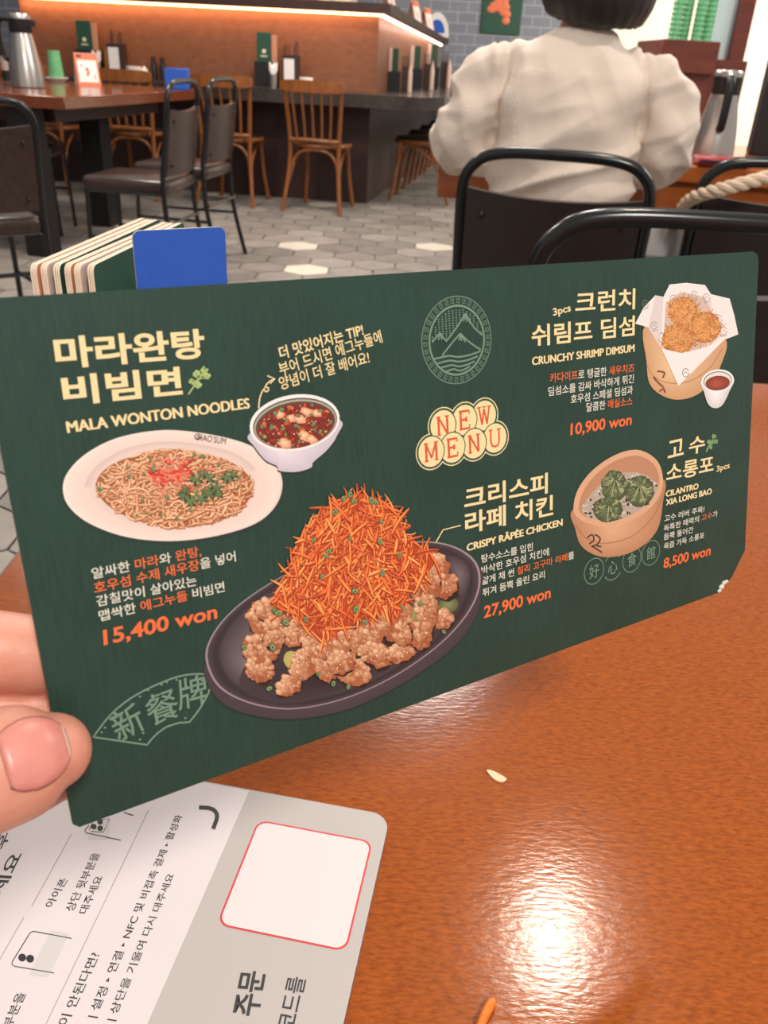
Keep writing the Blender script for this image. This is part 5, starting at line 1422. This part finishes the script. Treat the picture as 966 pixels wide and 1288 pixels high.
# blouse with wide sleeves
bl = G()
torso(bl, [(0, -.005, .60, .150, .120), (0, -.01, .66, .150, .122), (0, 0, .74, .152, .122), (0, .0, .84, .165, .125), (0, .01, .93, .175, .122), (0, .012, .985, .172, .108), (0, .015, 1.022, .140, .088), (.004, .02, 1.048, .095, .072), (.010, .022, 1.060, .076, .064), (.018, .026, 1.072, .062, .056)], 32)
for s in (-1, 1):
    limb(bl, [(s * .130, .012, 1.000), (s * .185, .010, .955), (s * .208, .010, .900), (s * .220, .03, .862)], [.048, .060, .068, .062], 20)
    limb(bl, [(s * .218, .015, .875), (s * .218, .10, .845), (s * .19, .22, .84), (s * .16, .30, .835)], [.070, .066, .060, .045], 20)
    limb(bl, [(s * .218, .0, .86), (s * .196, .02, .822)], [.052, .040], 16)
bb = remeshed(bl, .0055, 7)
nrm = None
me = bpy.data.meshes.new('t'); me.from_pydata([tuple(v) for v in bb.v], [], bb.f); me.update()
ns = [v.normal.copy() for v in me.vertices]; bpy.data.meshes.remove(me)
for i, v in enumerate(bb.v):
    ax = abs(v.x)
    w1 = noise.noise(Vector((v.x * 6 + 3, v.y * 4, v.z * 13 + ax * 6)))
    w2 = 1 - 2 * abs(noise.noise(Vector((v.x * 5 + 9, v.y * 5 + 5, v.z * 17 - v.x * 6))))
    w3 = 1 - 2 * abs(noise.noise(Vector((v.x * 15 + v.z * 7, v.y * 9, v.z * 5 + 2))))
    seam = -.006 * math.exp(-((ax - .150 - .10 * (.98 - v.z)) / .007) ** 2) if v.z > .80 else 0
    low = min(1, max(0, (.90 - v.z) * 6)); slv = 1 if ax > .17 else 0
    bb.v[i] = v + ns[i] * (.009 * w1 + (.010 + .012 * low) * w2 + (.005 + .010 * slv) * w3 + 1.5 * seam)
M_BLOUSE = bpy.data.materials.new('white_blouse'); M_BLOUSE.use_nodes = True
nt = M_BLOUSE.node_tree; b = nt.nodes['Principled BSDF']; b.inputs['Base Color'].default_value = srgb(222, 206, 192); b.inputs['Roughness'].default_value = .85
b.inputs['Subsurface Weight'].default_value = .2; b.inputs['Subsurface Radius'].default_value = (.02, .015, .012)
tc = nt.nodes.new('ShaderNodeTexCoord'); vo = nt.nodes.new('ShaderNodeTexVoronoi'); vo.inputs['Scale'].default_value = 11; vo.feature = 'DISTANCE_TO_EDGE'
wv = nt.nodes.new('ShaderNodeTexVoronoi'); wv.inputs['Scale'].default_value = 15; wv.inputs['Randomness'].default_value = .5
mth = nt.nodes.new('ShaderNodeMath'); mth.operation = 'MULTIPLY'; mth.inputs[1].default_value = 48
sn = nt.nodes.new('ShaderNodeMath'); sn.operation = 'SINE'
nzd = nt.nodes.new('ShaderNodeTexNoise'); nzd.inputs['Scale'].default_value = 45; nt.links.new(tc.outputs['Object'], nzd.inputs['Vector']); vm = nt.nodes.new('ShaderNodeVectorMath'); vm.operation = 'MULTIPLY_ADD'; vm.inputs[1].default_value = (.05, .05, .05); nt.links.new(nzd.outputs['Color'], vm.inputs[0]); nt.links.new(tc.outputs['Object'], vm.inputs[2]); nt.links.new(vm.outputs[0], wv.inputs['Vector']); nt.links.new(wv.outputs['Distance'], mth.inputs[0]); nt.links.new(mth.outputs[0], sn.inputs[0])
lt_ = nt.nodes.new('ShaderNodeMath'); lt_.operation = 'LESS_THAN'; lt_.inputs[1].default_value = .34
nt.links.new(wv.outputs['Distance'], lt_.inputs[0]); mu = nt.nodes.new('ShaderNodeMath'); mu.operation = 'MULTIPLY'; nt.links.new(sn.outputs[0], mu.inputs[0]); nt.links.new(lt_.outputs[0], mu.inputs[1])
nz = nt.nodes.new('ShaderNodeTexNoise'); nz.inputs['Scale'].default_value = 30; nz.inputs['Detail'].default_value = 6; nt.links.new(tc.outputs['Object'], nz.inputs['Vector'])
ad = nt.nodes.new('ShaderNodeMath'); ad.operation = 'ADD'; nt.links.new(mu.outputs[0], ad.inputs[0]); nt.links.new(nz.outputs[0], ad.inputs[1])
bp = nt.nodes.new('ShaderNodeBump'); bp.inputs['Strength'].default_value = .16; bp.inputs['Distance'].default_value = .004
nt.links.new(ad.outputs[0], bp.inputs['Height']); nt.links.new(bp.outputs[0], b.inputs['Normal'])
bo_ = bb.build('blouse', M_BLOUSE, person, ang=3.0); bo_['label'] = 'loose white embroidered blouse with wide sleeves'
